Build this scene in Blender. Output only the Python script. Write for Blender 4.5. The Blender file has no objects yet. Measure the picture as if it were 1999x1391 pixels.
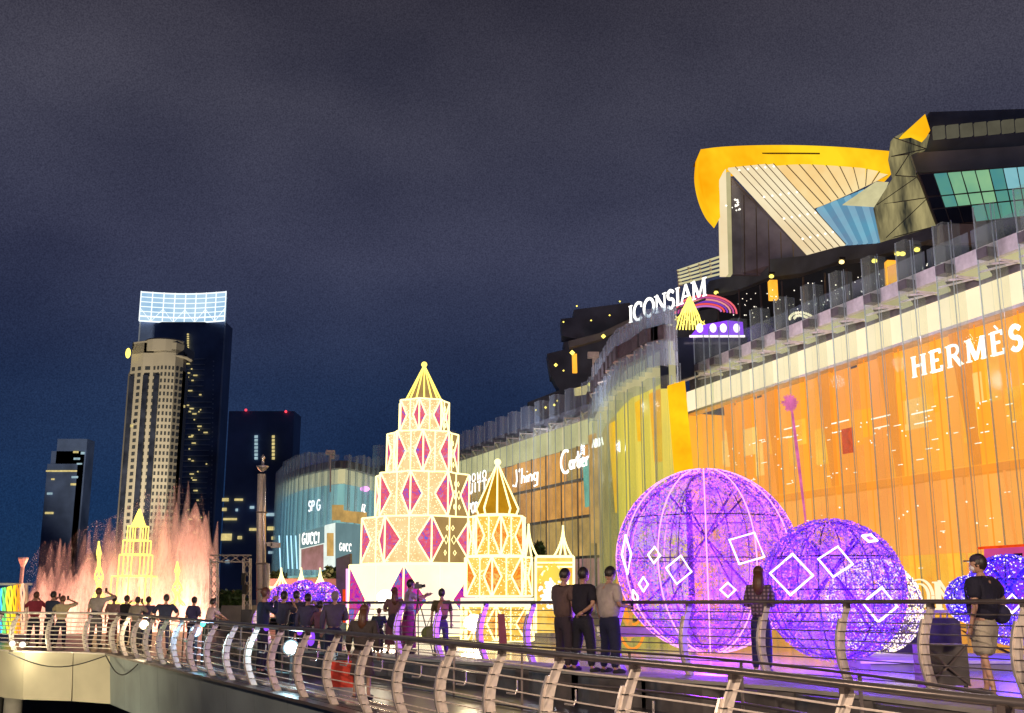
import bpy, bmesh, math, random
from mathutils import Vector, Matrix
random.seed(7)
R = math.radians
sc = bpy.context.scene
col = sc.collection

# ---------------------------------------------------------------- camera
F, CX, CY, HZ = 2100.0, 999.5, 695.5, 1152.0
EYE = 1.8
PITCH = math.atan((HZ - CY) / F)
cam = bpy.data.cameras.new('camera')
cam.sensor_width = 36
cam.lens = 36 * F / 1999
cam.clip_start = .1
cam.clip_end = 4000
camo = bpy.data.objects.new('camera', cam)
camo.location = (0, 0, EYE)
camo.rotation_euler = (R(90) + PITCH, 0, 0)
col.objects.link(camo)
sc.camera = camo

def lin(r, g, b):
    return tuple((((c / 255) + .055) / 1.055) ** 2.4 if c > 10.3 else c / 255 / 12.92 for c in (r, g, b)) + (1,)

# ---------------------------------------------------------------- night sky
w = bpy.data.worlds.new('World'); sc.world = w; w.use_nodes = True
nt = w.node_tree; nt.nodes.clear(); N = nt.nodes.new; LK = nt.links.new
out = N('ShaderNodeOutputWorld'); bg = N('ShaderNodeBackground')
tc = N('ShaderNodeTexCoord'); sep = N('ShaderNodeSeparateXYZ'); LK(tc.outputs['Generated'], sep.inputs[0])
ramp = N('ShaderNodeValToRGB'); LK(sep.outputs['Z'], ramp.inputs[0])
cr = ramp.color_ramp
cr.elements[0].position = 0; cr.elements[0].color = lin(20, 44, 76)
cr.elements[1].position = 1; cr.elements[1].color = lin(48, 46, 58)
for p_, c_ in ((.08, (20, 42, 76)), (.18, (32, 46, 76)), (.30, (54, 57, 79)), (.42, (60, 60, 75)), (.52, (53, 51, 62))):
    e = cr.elements.new(p_); e.color = lin(*c_)
mp = N('ShaderNodeMapping'); mp.inputs['Scale'].default_value = (1.6, 1.6, 3.2); LK(tc.outputs['Generated'], mp.inputs[0])
nz = N('ShaderNodeTexNoise'); nz.inputs['Scale'].default_value = 1.7; nz.inputs['Detail'].default_value = 3; nz.inputs['Roughness'].default_value = .5
LK(mp.outputs[0], nz.inputs['Vector'])
r2 = N('ShaderNodeValToRGB'); LK(nz.outputs['Fac'], r2.inputs[0])
r2.color_ramp.elements[0].position = .38; r2.color_ramp.elements[0].color = (.78, .80, .86, 1)
r2.color_ramp.elements[1].position = .66; r2.color_ramp.elements[1].color = (1.36, 1.34, 1.28, 1)
mx = N('ShaderNodeMixRGB'); mx.blend_type = 'MULTIPLY'; mx.inputs[0].default_value = 1
LK(ramp.outputs[0], mx.inputs[1]); LK(r2.outputs[0], mx.inputs[2])
# fine speckle over the sky, imitating camera grain
n2 = N('ShaderNodeTexNoise'); n2.inputs['Scale'].default_value = 800; n2.inputs['Detail'].default_value = 2; LK(tc.outputs['Generated'], n2.inputs['Vector'])
r3 = N('ShaderNodeValToRGB'); LK(n2.outputs['Fac'], r3.inputs[0])
r3.color_ramp.elements[0].position = .3; r3.color_ramp.elements[0].color = (.72, .72, .76, 1)
r3.color_ramp.elements[1].position = .7; r3.color_ramp.elements[1].color = (1.28, 1.28, 1.24, 1)
mx2 = N('ShaderNodeMixRGB'); mx2.blend_type = 'MULTIPLY'; mx2.inputs[0].default_value = 1
LK(mx.outputs[0], mx2.inputs[1]); LK(r3.outputs[0], mx2.inputs[2])
LK(mx2.outputs[0], bg.inputs[0]); bg.inputs[1].default_value = 1.0
LK(bg.outputs[0], out.inputs[0])
sc.view_settings.view_transform = 'Standard'; sc.view_settings.look = 'None'
sc.view_settings.exposure = 0; sc.view_settings.gamma = 1
sc.cycles.use_denoising = True
sc.cycles.max_bounces = 6; sc.cycles.diffuse_bounces = 2; sc.cycles.glossy_bounces = 3
sc.cycles.transparent_max_bounces = 32
sc.cycles.sample_clamp_indirect = 3

def lamp(kind, name, loc, power, colr, size=.3, size_y=None, aim=None, spot=None):
    l = bpy.data.lights.new(name, kind); l.energy = power; l.color = colr
    if kind == 'AREA':
        l.size = size
        if size_y: l.shape = 'RECTANGLE'; l.size_y = size_y
    elif kind != 'SUN':
        l.shadow_soft_size = size
    if spot: l.spot_size = R(spot); l.spot_blend = .5
    o = bpy.data.objects.new(name, l); o.location = loc; col.objects.link(o)
    if aim is not None:
        o.rotation_euler = (Vector(aim) - Vector(loc)).to_track_quat('-Z', 'Y').to_euler()
    return o

# ---------------------------------------------------------------- pixel rays (photo pixels -> real places)
cp, sp = math.cos(PITCH), math.sin(PITCH)
CAM = Vector((0, 0, EYE))
def ray(x, y):
    u = (x - CX) / F; v = -(y - CY) / F
    return Vector((u, cp - v * sp, sp + v * cp))
def at(x, y, Y):
    d = ray(x, y); return CAM + d * (Y / d.y)
def onz(x, y, z):
    d = ray(x, y); return CAM + d * ((z - EYE) / d.z)
def gx(x, Y):          # world X of pixel column x near the horizon at depth Y
    return at(x, HZ, Y).x
def onwall(x, y, A, B):  # on the vertical plane through plan points A, B
    d = ray(x, y); n = Vector((B[1] - A[1], A[0] - B[0], 0))
    return CAM + d * (n.dot(Vector((A[0], A[1], 0)) - Vector((0, 0, 0))) / n.dot(d))

# ---------------------------------------------------------------- mesh builder
class MB:
    def __init__(s): s.v = []; s.f = []
    def quad(s, *p):
        i = len(s.v); s.v += [tuple(q) for q in p]; s.f.append(tuple(range(i, i + len(p)))); return s
    def box(s, c, size, rz=0, rx=0, ry=0):
        M = Matrix.Translation(c) @ Matrix.Rotation(rz, 4, 'Z') @ Matrix.Rotation(ry, 4, 'Y') @ Matrix.Rotation(rx, 4, 'X')
        i = len(s.v)
        for x in (-.5, .5):
            for y in (-.5, .5):
                for z in (-.5, .5): s.v.append(tuple(M @ Vector((x * size[0], y * size[1], z * size[2]))))
        for q in ((0, 1, 3, 2), (4, 6, 7, 5), (0, 4, 5, 1), (2, 3, 7, 6), (0, 2, 6, 4), (1, 5, 7, 3)): s.f.append(tuple(i + k for k in q))
        return s
    def beam(s, a, b, w, h=None, up=(0, 0, 1)):
        a, b = Vector(a), Vector(b); h = h or w; d = (b - a).normalized(); u = Vector(up)
        if abs(d.dot(u)) > .98: u = Vector((0, 1, 0))
        r = d.cross(u).normalized() * w / 2; t = r.normalized().cross(d) * h / 2; i = len(s.v)
        for p in (a, b):
            for q in (-r - t, r - t, r + t, -r + t): s.v.append(tuple(p + q))
        for q in ((3, 2, 1, 0), (4, 5, 6, 7), (0, 1, 5, 4), (1, 2, 6, 5), (2, 3, 7, 6), (3, 0, 4, 7)): s.f.append(tuple(i + k for k in q))
        return s
    def tube(s, pts, r, n=6, closed=False):
        pts = [Vector(p) for p in pts]; m = len(pts); i0 = len(s.v); up = None
        for k, p in enumerate(pts):
            if closed: d = pts[(k + 1) % m] - pts[k - 1]
            else: d = pts[min(k + 1, m - 1)] - pts[max(k - 1, 0)]
            d.normalize()
            if up is None:
                up = Vector((0, 0, 1)) if abs(d.z) < .9 else Vector((0, 1, 0))
            a = d.cross(up)
            if a.length < 1e-4: a = d.cross(Vector((1, .3, 0)))
            a.normalize(); b = a.cross(d); up = b
            rr = r[k] if isinstance(r, (list, tuple)) else r
            for j in range(n):
                t = 2 * math.pi * j / n; s.v.append(tuple(p + a * rr * math.cos(t) + b * rr * math.sin(t)))
        for k in range(m if closed else m - 1):
            k2 = (k + 1) % m
            for j in range(n):
                j2 = (j + 1) % n
                s.f.append((i0 + k * n + j, i0 + k * n + j2, i0 + k2 * n + j2, i0 + k2 * n + j))
        if not closed:
            s.f.append(tuple(i0 + j for j in range(n))[::-1]); s.f.append(tuple(i0 + (m - 1) * n + j for j in range(n)))
        return s
    def prism(s, pts, off):        # polygon extruded along vector off
        off = Vector(off); i = len(s.v); n = len(pts)
        s.v += [tuple(Vector(p)) for p in pts] + [tuple(Vector(p) + off) for p in pts]
        s.f.append(tuple(range(i, i + n))); s.f.append(tuple(range(i + 2 * n - 1, i + n - 1, -1)))
        for k in range(n): s.f.append((i + k, i + n + k, i + n + (k + 1) % n, i + (k + 1) % n))
        return s
    def dot(s, p, r):
        i = len(s.v); x, y, z = p
        s.v += [(x + r, y, z), (x - r, y, z), (x, y + r, z), (x, y - r, z), (x, y, z + r), (x, y, z - r)]
        for a in ((0, 2), (2, 1), (1, 3), (3, 0)):
            s.f.append((i + a[0], i + a[1], i + 4)); s.f.append((i + a[1], i + a[0], i + 5))
        return s
    def lathe(s, prof, c=(0, 0, 0), n=12):
        i = len(s.v); m = len(prof)
        for r_, z in prof:
            for j in range(n):
                t = 2 * math.pi * j / n; s.v.append((c[0] + r_ * math.cos(t), c[1] + r_ * math.sin(t), c[2] + z))
        for k in range(m - 1):
            for j in range(n):
                j2 = (j + 1) % n; s.f.append((i + k * n + j, i + k * n + j2, i + (k + 1) * n + j2, i + (k + 1) * n + j))
        s.f.append(tuple(i + j for j in range(n))[::-1]); s.f.append(tuple(i + (m - 1) * n + j for j in range(n)))
        return s
    def ball(s, c, rx, ry=None, rz=None, n=10, m=7):
        ry = ry or rx; rz = rz or rx; i = len(s.v); c = Vector(c)
        s.v.append((c.x, c.y, c.z - rz))
        for k in range(1, m):
            t = math.pi * k / m - math.pi / 2
            for j in range(n):
                a = 2 * math.pi * j / n
                s.v.append((c.x + rx * math.cos(t) * math.cos(a), c.y + ry * math.cos(t) * math.sin(a), c.z + rz * math.sin(t)))
        s.v.append((c.x, c.y, c.z + rz)); L = len(s.v) - 1
        for j in range(n):
            j2 = (j + 1) % n
            s.f.append((i, i + 1 + j2, i + 1 + j)); s.f.append((L, L - n + j, L - n + j2))
            for k in range(m - 2):
                a = i + 1 + k * n; s.f.append((a + j, a + j2, a + n + j2, a + n + j))
        return s
    def mesh(s, name, m, smooth=False):
        me = bpy.data.meshes.new(name); me.from_pydata(s.v, [], s.f); me.materials.append(m); me.update()
        if smooth: me.polygons.foreach_set('use_smooth', [True] * len(me.polygons))
        return me
    def build(s, name, m, parent=None, smooth=False, local=False, **kw):
        if parent is not None and not local:
            o_ = Vector((0, 0, 0)); q = parent
            while q: o_ += q.location; q = q.parent
            s.v = [(a - o_.x, b - o_.y, c - o_.z) for a, b, c in s.v]
        o = bpy.data.objects.new(name, s.mesh(name, m, smooth)); col.objects.link(o)
        if parent is not None: o.parent = parent
        tag(o, **kw); return o

def tag(o, label=None, cat=None, group=None, kind=None):
    if label: o['label'] = label
    if cat: o['category'] = cat
    if group: o['group'] = group
    if kind: o['kind'] = kind
    return o
def thing(name, label, cat, loc=(0, 0, 0), rz=0, group=None):
    o = bpy.data.objects.new(name, None); o.location = loc; o.rotation_euler = (0, 0, rz); o.empty_display_size = .3
    col.objects.link(o); return tag(o, label, cat, group)
def inst(name, me, parent, loc=(0, 0, 0), rz=0, scale=None, **kw):
    o = bpy.data.objects.new(name, me); o.location = loc; o.rotation_euler = (0, 0, rz)
    if scale: o.scale = scale
    if parent: o.parent = parent
    col.objects.link(o); return tag(o, **kw)

# ---------------------------------------------------------------- materials
def newmat(name):
    m = bpy.data.materials.new(name); m.use_nodes = True; t = m.node_tree; t.nodes.clear()
    o = t.nodes.new('ShaderNodeOutputMaterial'); return m, t, o
def pbr(name, c, rough=.5, metal=0, var=.15, scale=4, bump=0, bscale=30, spec=.5):
    m, t, o = newmat(name); b = t.nodes.new('ShaderNodeBsdfPrincipled'); t.links.new(b.outputs[0], o.inputs[0])
    b.inputs['Roughness'].default_value = rough; b.inputs['Metallic'].default_value = metal
    b.inputs['Specular IOR Level'].default_value = spec
    g = t.nodes.new('ShaderNodeNewGeometry')
    n = t.nodes.new('ShaderNodeTexNoise'); n.inputs['Scale'].default_value = scale; n.inputs['Detail'].default_value = 4
    t.links.new(g.outputs['Position'], n.inputs['Vector'])
    r = t.nodes.new('ShaderNodeValToRGB'); t.links.new(n.outputs['Fac'], r.inputs[0])
    r.color_ramp.elements[0].position = .3; r.color_ramp.elements[1].position = .7
    r.color_ramp.elements[0].color = tuple(max(0, x * (1 - var)) for x in c[:3]) + (1,)
    r.color_ramp.elements[1].color = tuple(min(1, x * (1 + var)) for x in c[:3]) + (1,)
    t.links.new(r.outputs[0], b.inputs['Base Color'])
    if bump:
        n2 = t.nodes.new('ShaderNodeTexNoise'); n2.inputs['Scale'].default_value = bscale; n2.inputs['Detail'].default_value = 3
        t.links.new(g.outputs['Position'], n2.inputs['Vector'])
        bb = t.nodes.new('ShaderNodeBump'); bb.inputs['Strength'].default_value = bump; bb.inputs['Distance'].default_value = .05
        t.links.new(n2.outputs['Fac'], bb.inputs['Height']); t.links.new(bb.outputs[0], b.inputs['Normal'])
    return m
def glow(name, c, s=1.0, var=0, scale=.6, sample=True, c2=None, stretch=(1, 1, 1)):
    m, t, o = newmat(name); e = t.nodes.new('ShaderNodeEmission'); t.links.new(e.outputs[0], o.inputs[0])
    e.inputs[1].default_value = s; e.inputs[0].default_value = c
    if var or c2:
        g = t.nodes.new('ShaderNodeNewGeometry'); mpp = t.nodes.new('ShaderNodeMapping'); mpp.inputs['Scale'].default_value = stretch
        t.links.new(g.outputs['Position'], mpp.inputs[0])
        n = t.nodes.new('ShaderNodeTexNoise'); n.inputs['Scale'].default_value = scale; n.inputs['Detail'].default_value = 4; n.inputs['Roughness'].default_value = .65
        t.links.new(mpp.outputs[0], n.inputs['Vector'])
        r = t.nodes.new('ShaderNodeValToRGB'); t.links.new(n.outputs['Fac'], r.inputs[0])
        r.color_ramp.elements[0].position = .32; r.color_ramp.elements[1].position = .68
        r.color_ramp.elements[0].color = c2 or tuple(x * (1 - var) for x in c[:3]) + (1,)
        r.color_ramp.elements[1].color = c if c2 else tuple(x * (1 + var) for x in c[:3]) + (1,)
        t.links.new(r.outputs[0], e.inputs[0])
    m.cycles.emission_sampling = 'AUTO' if sample else 'NONE'
    return m
def glass(name, tint, trans=.7, body=(.6, .75, .8), rough=.08):
    m, t, o = newmat(name)
    a = t.nodes.new('ShaderNodeBsdfTransparent'); a.inputs[0].default_value = tint
    d = t.nodes.new('ShaderNodeBsdfPrincipled'); d.inputs['Base Color'].default_value = body + (1,); d.inputs['Roughness'].default_value = rough
    x = t.nodes.new('ShaderNodeMixShader'); x.inputs[0].default_value = trans
    t.links.new(d.outputs[0], x.inputs[1]); t.links.new(a.outputs[0], x.inputs[2]); t.links.new(x.outputs[0], o.inputs[0])
    return m
def printed(name, cols, scale, s=.8):
    m, t, o = newmat(name); e = t.nodes.new('ShaderNodeEmission'); e.inputs[1].default_value = s; t.links.new(e.outputs[0], o.inputs[0])
    g = t.nodes.new('ShaderNodeNewGeometry'); n = t.nodes.new('ShaderNodeTexNoise'); n.inputs['Scale'].default_value = scale; n.inputs['Detail'].default_value = 3
    n.inputs['Roughness'].default_value = .7; n.inputs['Distortion'].default_value = 1.2
    t.links.new(g.outputs['Position'], n.inputs['Vector'])
    r = t.nodes.new('ShaderNodeValToRGB'); t.links.new(n.outputs['Fac'], r.inputs[0]); k = len(cols)
    while len(r.color_ramp.elements) < k: r.color_ramp.elements.new(.5)
    for i, c in enumerate(cols):
        r.color_ramp.elements[i].position = .33 + .36 * i / (k - 1); r.color_ramp.elements[i].color = lin(*c)
    t.links.new(r.outputs[0], e.inputs[0]); m.cycles.emission_sampling = 'NONE'; return m

M = {}
M['deck'] = pbr('deck_paving', (.05, .045, .055), .3, var=.3, scale=1.5, bump=.12, bscale=12)
M['terrace'] = pbr('terrace_stone', (.36, .33, .34), .16, var=.12, scale=2.5, bump=.06, bscale=5)
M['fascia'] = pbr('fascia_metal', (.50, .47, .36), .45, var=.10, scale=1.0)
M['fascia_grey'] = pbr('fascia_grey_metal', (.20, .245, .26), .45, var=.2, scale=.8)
M['steel'] = pbr('brushed_steel', (.82, .73, .64), .42, .3, var=.12, scale=14)
M['steel_bright'] = pbr('polished_steel', (.80, .74, .68), .25, .7, var=.06, scale=14)
M['steel_dark'] = pbr('dark_steel', (.16, .13, .12), .4, .6)
M['rod'] = pbr('rail_rod_steel', (.30, .26, .24), .3, .85)
M['white_metal'] = pbr('white_rail_paint', (.75, .70, .64), .4, .2)
M['wall_dark'] = pbr('dark_stone_wall', (.07, .062, .062), .5, var=.4, scale=3)
M['water'] = pbr('river_water', (.006, .02, .055), .3, spec=.2, var=.3, scale=.5, bump=.5, bscale=1.6)
M['concrete'] = pbr('concrete', (.30, .29, .27), .7, var=.2, scale=2)
M['canopy'] = pbr('canopy_metal', (.72, .66, .70), .45, .0)
M['cream'] = glow('cream_glow', lin(255, 232, 192), 1.2, .05, .5)  # soffit lit by lamps: its light is painted in as emission
M['cream_dim'] = glow('cream_glow_dim', lin(196, 186, 140), .9, .18, .25)  # dimmer version, lit look of flaps and bay fascia painted in
M['grey_glow'] = glow('grey_painted_glow', lin(206, 198, 152), 1.0, .2, .3)  # lit look of fascias, slats and gable painted in as glow
M['recess'] = pbr('dark_recess', (.11, .095, .11), .6, var=.3)
ORG = [(255, 156, 50), (252, 150, 50), (255, 162, 56), (250, 150, 60), (255, 158, 46)]
for i, c in enumerate(ORG):
    M['org%d' % i] = glow('orange_lit_room_%d' % i, lin(*c), 1.42, .08, .2)
M['org_low'] = glow('orange_lit_shop', lin(255, 166, 76), 1.42, c2=lin(246, 146, 66), scale=.2)
M['org_gold'] = glow('golden_lit_shop', lin(255, 190, 70), 1.35, c2=lin(252, 160, 40), scale=.5)
M['org_deep'] = glow('deep_orange_glow', lin(240, 142, 48), 1.3, .06)  # darker orange emission for slabs, mullions, pillars and hoops
M['org_pale'] = glow('pale_orange_blind', lin(255, 190, 104), 1.35, .1)
M['red_lit'] = glow('red_display', lin(244, 76, 24), .9, .3, 3)
M['white_lit'] = glow('white_light', (1, .93, .78, 1), 1.6, sample=False)
M['yellow_panel'] = glow('yellow_lit_panel', lin(255, 206, 26), 1.2, c2=lin(250, 166, 18), scale=.35)
M['yelgreen_panel'] = glow('yellow_green_lit_glass', lin(252, 214, 76), 1.3, c2=lin(206, 186, 84), scale=.22, stretch=(3, 3, .5))
M['tan_lit'] = glow('tan_lit_window', lin(236, 166, 82), 1.2, c2=lin(176, 120, 62), scale=.5)
M['tan_lit2'] = glow('tan_lit_window_dim', lin(206, 164, 94), 1.15, c2=lin(136, 112, 70), scale=.35)
M['olive_lit'] = glow('olive_lit_facade', lin(196, 170, 104), 1.1, c2=lin(118, 108, 76), scale=.25)
M['pink_lit'] = glow('pinkish_lit_facade', lin(206, 150, 150), .75, c2=lin(150, 112, 96), scale=.4)
M['teal_lit'] = glow('teal_lit_window', lin(120, 200, 186), .8, .25, .6)
M['cyan_lit'] = glow('cyan_lit_wall', lin(150, 204, 200), 1.0, c2=lin(108, 152, 148), scale=.14, stretch=(3, 3, .6))
M['shop_white'] = glow('white_lit_shopfront', lin(238, 250, 240), 1.0, .1, 1)
M['spire_cloth'] = glow('dim_gold_cloth', lin(206, 146, 30), .8, .2, 2, sample=False)
M['sign_grey'] = glow('grey_blue_sign_board', lin(116, 146, 150), .85, .12, .3)
M['glass'] = glass('glass_fin', (.95, .98, .94, 1), .90, (.66, .74, .70))
M['glass_edge'] = glass('glass_edge', (.8, .9, .92, 1), .55, (.70, .78, .85))
M['glass_cool'] = glass('cool_glass_fin', (.93, .97, 1, 1), .80, (.72, .82, .95))
M['pane'] = glass('clear_pane', (.99, .99, .98, 1), .97, (.1, .1, .1), .03)
M['dark_glass'] = pbr('dark_glass', (.03, .035, .055), .1, .1, var=.6, scale=.15)
M['roof_glass'] = pbr('dim_roof_glass', (.16, .16, .26), .3, var=.4, scale=.4)
M['dark_slab'] = pbr('dark_slab', (.09, .11, .17), .5, var=.35, scale=.4)
M['dark_slab2'] = pbr('dark_brown_cladding', (.22, .23, .28), .5, var=.3, scale=.3)
M['gold'] = glow('gold_lit_band', lin(255, 214, 36), 1.1, c2=lin(246, 160, 8), scale=.11)  # brighter and darker shading of the rim painted into the glow
M['gold_dark'] = pbr('gold_edge', (.35, .20, .03), .4, .4)
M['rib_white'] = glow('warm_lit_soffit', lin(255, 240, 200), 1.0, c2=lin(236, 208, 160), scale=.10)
M['rib_line'] = pbr('soffit_joint', (.30, .22, .14), .6)

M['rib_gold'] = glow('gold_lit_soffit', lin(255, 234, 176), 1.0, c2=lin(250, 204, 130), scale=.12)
M['blue_panel'] = glow('blue_lit_panel', lin(88, 176, 206), .85, c2=lin(120, 140, 170), scale=.13)
M['blue_panel2'] = glow('blue_lit_panel_pale', lin(124, 200, 222), .9, c2=lin(140, 166, 190), scale=.13)
M['teal_win'] = glow('teal_window', lin(112, 176, 142), .8, c2=lin(62, 142, 160), scale=.13)
M['green_win'] = glow('green_window', lin(158, 206, 150), .9, c2=lin(96, 164, 140), scale=.16)
M['sky_win'] = glow('pale_blue_window', lin(150, 206, 214), .9, c2=lin(90, 166, 180), scale=.16)
M['grey_win'] = glow('grey_window', lin(104, 100, 84), .7, .25, .3)
M['gem_glass'] = glow('gem_glass_painted_glints', lin(196, 182, 128), .75, c2=lin(40, 44, 44), scale=.30, stretch=(2.2, 1, .5))  # reflected stripes painted onto the dark facets as glow
M['neon'] = glow('warm_neon', (1, .84, .34, 1), 2.6, sample=False)
M['neon_y'] = glow('yellow_neon', (1, .80, .14, 1), 2.2, sample=False)
M['neon_pink'] = glow('pink_neon', (1, .36, .86, 1), 1.9, sample=False)
M['neon_white'] = glow('white_pink_neon', (1, .80, .95, 1), 2.2, sample=False)
M['neon_blue'] = glow('pale_blue_neon', (.45, .8, 1, 1), 1.4, sample=False)
M['led_warm'] = glow('warm_leds', (1, .82, .5, 1), 1.8, sample=False)
M['led_vio'] = glow('violet_leds', (.30, .07, 1, 1), 1.15, sample=False)
M['led_pink'] = glow('pink_leds', (.95, .22, .95, 1), 1.3, sample=False)
M['led_blue'] = glow('blue_leds', (.10, .05, 1, 1), 1.1, sample=False)
M['led_white'] = glow('white_leds', (1, .82, .9, 1), 1.8, sample=False)
M['wire'] = pbr('dark_frame_wire', (.03, .02, .05), .5, .3)
M['fab_warm'] = glow('warm_backlit_fabric', lin(255, 228, 170), 1.05, c2=lin(244, 204, 136), scale=3, sample=False)
M['fab_hot'] = glow('white_hot_backlit_fabric', (1, .90, .70, 1), 1.3, c2=lin(250, 226, 200), scale=.5, sample=True)
M['fab_yel'] = glow('yellow_backlit_fabric', lin(255, 220, 112), 1.1, c2=lin(252, 176, 52), scale=2.5, sample=False)
M['fab_grey'] = glow('grey_backlit_fabric', lin(176, 142, 88), .95, .15, 2, sample=False)
M['print_red'] = printed('red_blue_printed_fabric', [(110, 110, 220), (214, 90, 150), (242, 96, 104), (228, 130, 160), (140, 140, 220)], 4.2, 1.0)
M['print_org'] = printed('orange_printed_fabric', [(255, 180, 60), (246, 120, 40), (255, 214, 110), (236, 110, 80)], 3.5, 1.0)
M['print_vio'] = printed('violet_printed_fabric', [(100, 40, 210), (220, 60, 200), (250, 70, 130), (60, 140, 220), (190, 90, 230)], 3.5)
M['leaf'] = pbr('leaves', (.05, .10, .03), .6, var=.5, scale=6)
M['skin'] = pbr('skin', (.42, .24, .17), .5, var=.06)
M['hair'] = pbr('black_hair', (.018, .013, .012), .45, var=.3, scale=20)
M['hair_b'] = pbr('brown_hair', (.10, .04, .02), .45, var=.3, scale=20)
M['hair_g'] = pbr('grey_hair', (.2, .17, .15), .5)
M['mask'] = pbr('face_mask', (.6, .6, .64), .8)
M['black'] = pbr('black_plastic', (.02, .02, .022), .4)
M['tower'] = pbr('tower_stone', (.42, .38, .30), .7, var=.1, scale=.05)
M['tower_win'] = pbr('tower_window', (.05, .055, .06), .3)
M['tower_dark'] = pbr('far_dark_tower', (.10, .15, .30), .4, var=.5, scale=.05)
M['tower_dark2'] = pbr('far_dim_tower', (.35, .42, .55), .5, var=.3, scale=.05)
M['win_y'] = glow('lit_window_yellow', lin(236, 214, 140), .8, .3, .5, sample=False)
M['win_w'] = glow('lit_window_white', lin(170, 200, 210), .8, .3, .5, sample=False)
M['crown'] = glow('crown_light_panel', lin(190, 220, 240), 1.0, c2=lin(150, 192, 226), scale=.05, sample=False)
M['crown_bar'] = glow('crown_light_bar', lin(240, 250, 255), 1.3, sample=False)
M['red_dot'] = glow('red_beacon', (1, .05, .08, 1), 2, sample=False)
def cloth(name, c): 
    M[name] = pbr(name, c, .85, var=.14, scale=9, bump=.3, bscale=25); return M[name]

# ================================================================ SETTING
# river
MB().quad((-900, -60, -3.6), (900, -60, -3.6), (900, 1800, -3.6), (-900, 1800, -3.6)).build('river_water', M['water'], kind='structure')

def smooth_path(pts, n):
    P = [Vector(p) for p in pts]; P = [2 * P[0] - P[1]] + P + [2 * P[-1] - P[-2]]; o = []
    for i in range(1, len(P) - 2):
        for k in range(n):
            t = k / n; a, b, c, d = P[i - 1:i + 3]
            o.append(.5 * ((2 * b) + (c - a) * t + (2 * a - 5 * b + 4 * c - d) * t * t + (3 * b - a - 3 * c + d) * t ** 3))
    o.append(P[-2]); return o
def resample(path, step):
    L = [0]
    for a, b in zip(path, path[1:]): L.append(L[-1] + (b - a).length)
    n = max(1, round(L[-1] / step)); o = []; j = 0
    for k in range(n + 1):
        s = L[-1] * k / n
        while j < len(L) - 2 and L[j + 1] < s: j += 1
        t = (s - L[j]) / max(1e-9, L[j + 1] - L[j]); o.append(path[j].lerp(path[j + 1], t))
    return o
def offset(path, d):      # to the left of travel
    o = []
    for i, p in enumerate(path):
        t = (path[min(i + 1, len(path) - 1)] - path[max(i - 1, 0)]); t.z = 0; t.normalize()
        o.append(p + Vector((-t.y, t.x, 0)) * d)
    return o
def tz(Y): return max(.2, .66 - .0118 * Y)

near_pts = [(x_, y_, 0) for x_, y_ in ((5.6, 3.6), (4.55, 4.8), (3.2, 6.7), (2.55, 8.0), (1.95, 9.4), (.75, 11.5), (-.68, 14.3), (-3.35, 19.0), (-7.2, 25.4), (-11.6, 32.6))]
near = smooth_path(near_pts, 8)                     # runs away from the camera
look_pts = [(-11.6, 32.6, 0), (-12.6, 33.3, 0), (-15.0, 34.0, 0), (-16.0, 34.8, 0), (-17.2, 37.0, 0), (-19.2, 41, 0), (-21.8, 45.5, 0)]
look = smooth_path(look_pts, 5)
inner_pts = [(6.6, 9.8), (6.3, 11.6), (5.75, 13.4), (4.95, 15.3), (4.05, 16.8), (3.14, 17.9), (2.24, 18.9), (1.5, 20.1), (.62, 21.8), (-1.5, 24.4), (-2.9, 26.1), (-4.8, 28.6), (-6.4, 31.0), (-7.6, 33.4)]
inner = smooth_path([(a, b, tz(b)) for a, b in inner_pts], 6)

# lower deck: bounded by the near rail and overlook edge, runs back to the river front
edge = near + look[1:]
mb = MB()
back = Vector((30, 60, 0))
deck_poly = [p for p in edge] + [Vector((-10.5, 52, 0)), Vector((-9, 80, 0)), Vector((60, 95, 0)), Vector((60, 3.6, 0))]
bmx = bmesh.new(); bmx.faces.new([bmx.verts.new(p) for p in deck_poly]); bmesh.ops.triangulate(bmx, faces=bmx.faces[:])
me = bpy.data.meshes.new('lower_deck'); bmx.to_mesh(me); bmx.free(); me.materials.append(M['deck'])
o = bpy.data.objects.new('deck_floor', me); col.objects.link(o); o['kind'] = 'structure'
# ground below the mall and behind it
MB().quad((-45, 92, -.3), (60, 60, -.3), (160, 60, -.3), (160, 260, -.3), (-60, 260, -.3)).build('ground', M['concrete'], kind='structure')

# terrace sheet, gently sloping
front = offset(inner, -.0)
mb = MB(); rowsY = None
f0 = [p for p in resample(inner, 1.2)]
strips = [0, 1, 2.5, 5, 9, 15, 24, 40]
g = [[None] * len(strips) for _ in f0]
for i, p in enumerate(f0):
    for k, s in enumerate(strips):
        q = Vector((p.x + s * .55, p.y + s * .84, 0)); q.z = tz(q.y); g[i][k] = q
for i in range(len(f0) - 1):
    for k in range(len(strips) - 1): mb.quad(g[i][k], g[i][k + 1], g[i + 1][k + 1], g[i + 1][k])
mb.build('terrace_floor', M['terrace'], smooth=True, kind='structure')
MB().quad((8, 9, .52), (60, 9, .52), (60, 50, .19), (20, 50, .19), (6.9, 12.5, .51)).build('terrace_paving', M['terrace'], kind='structure')

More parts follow.
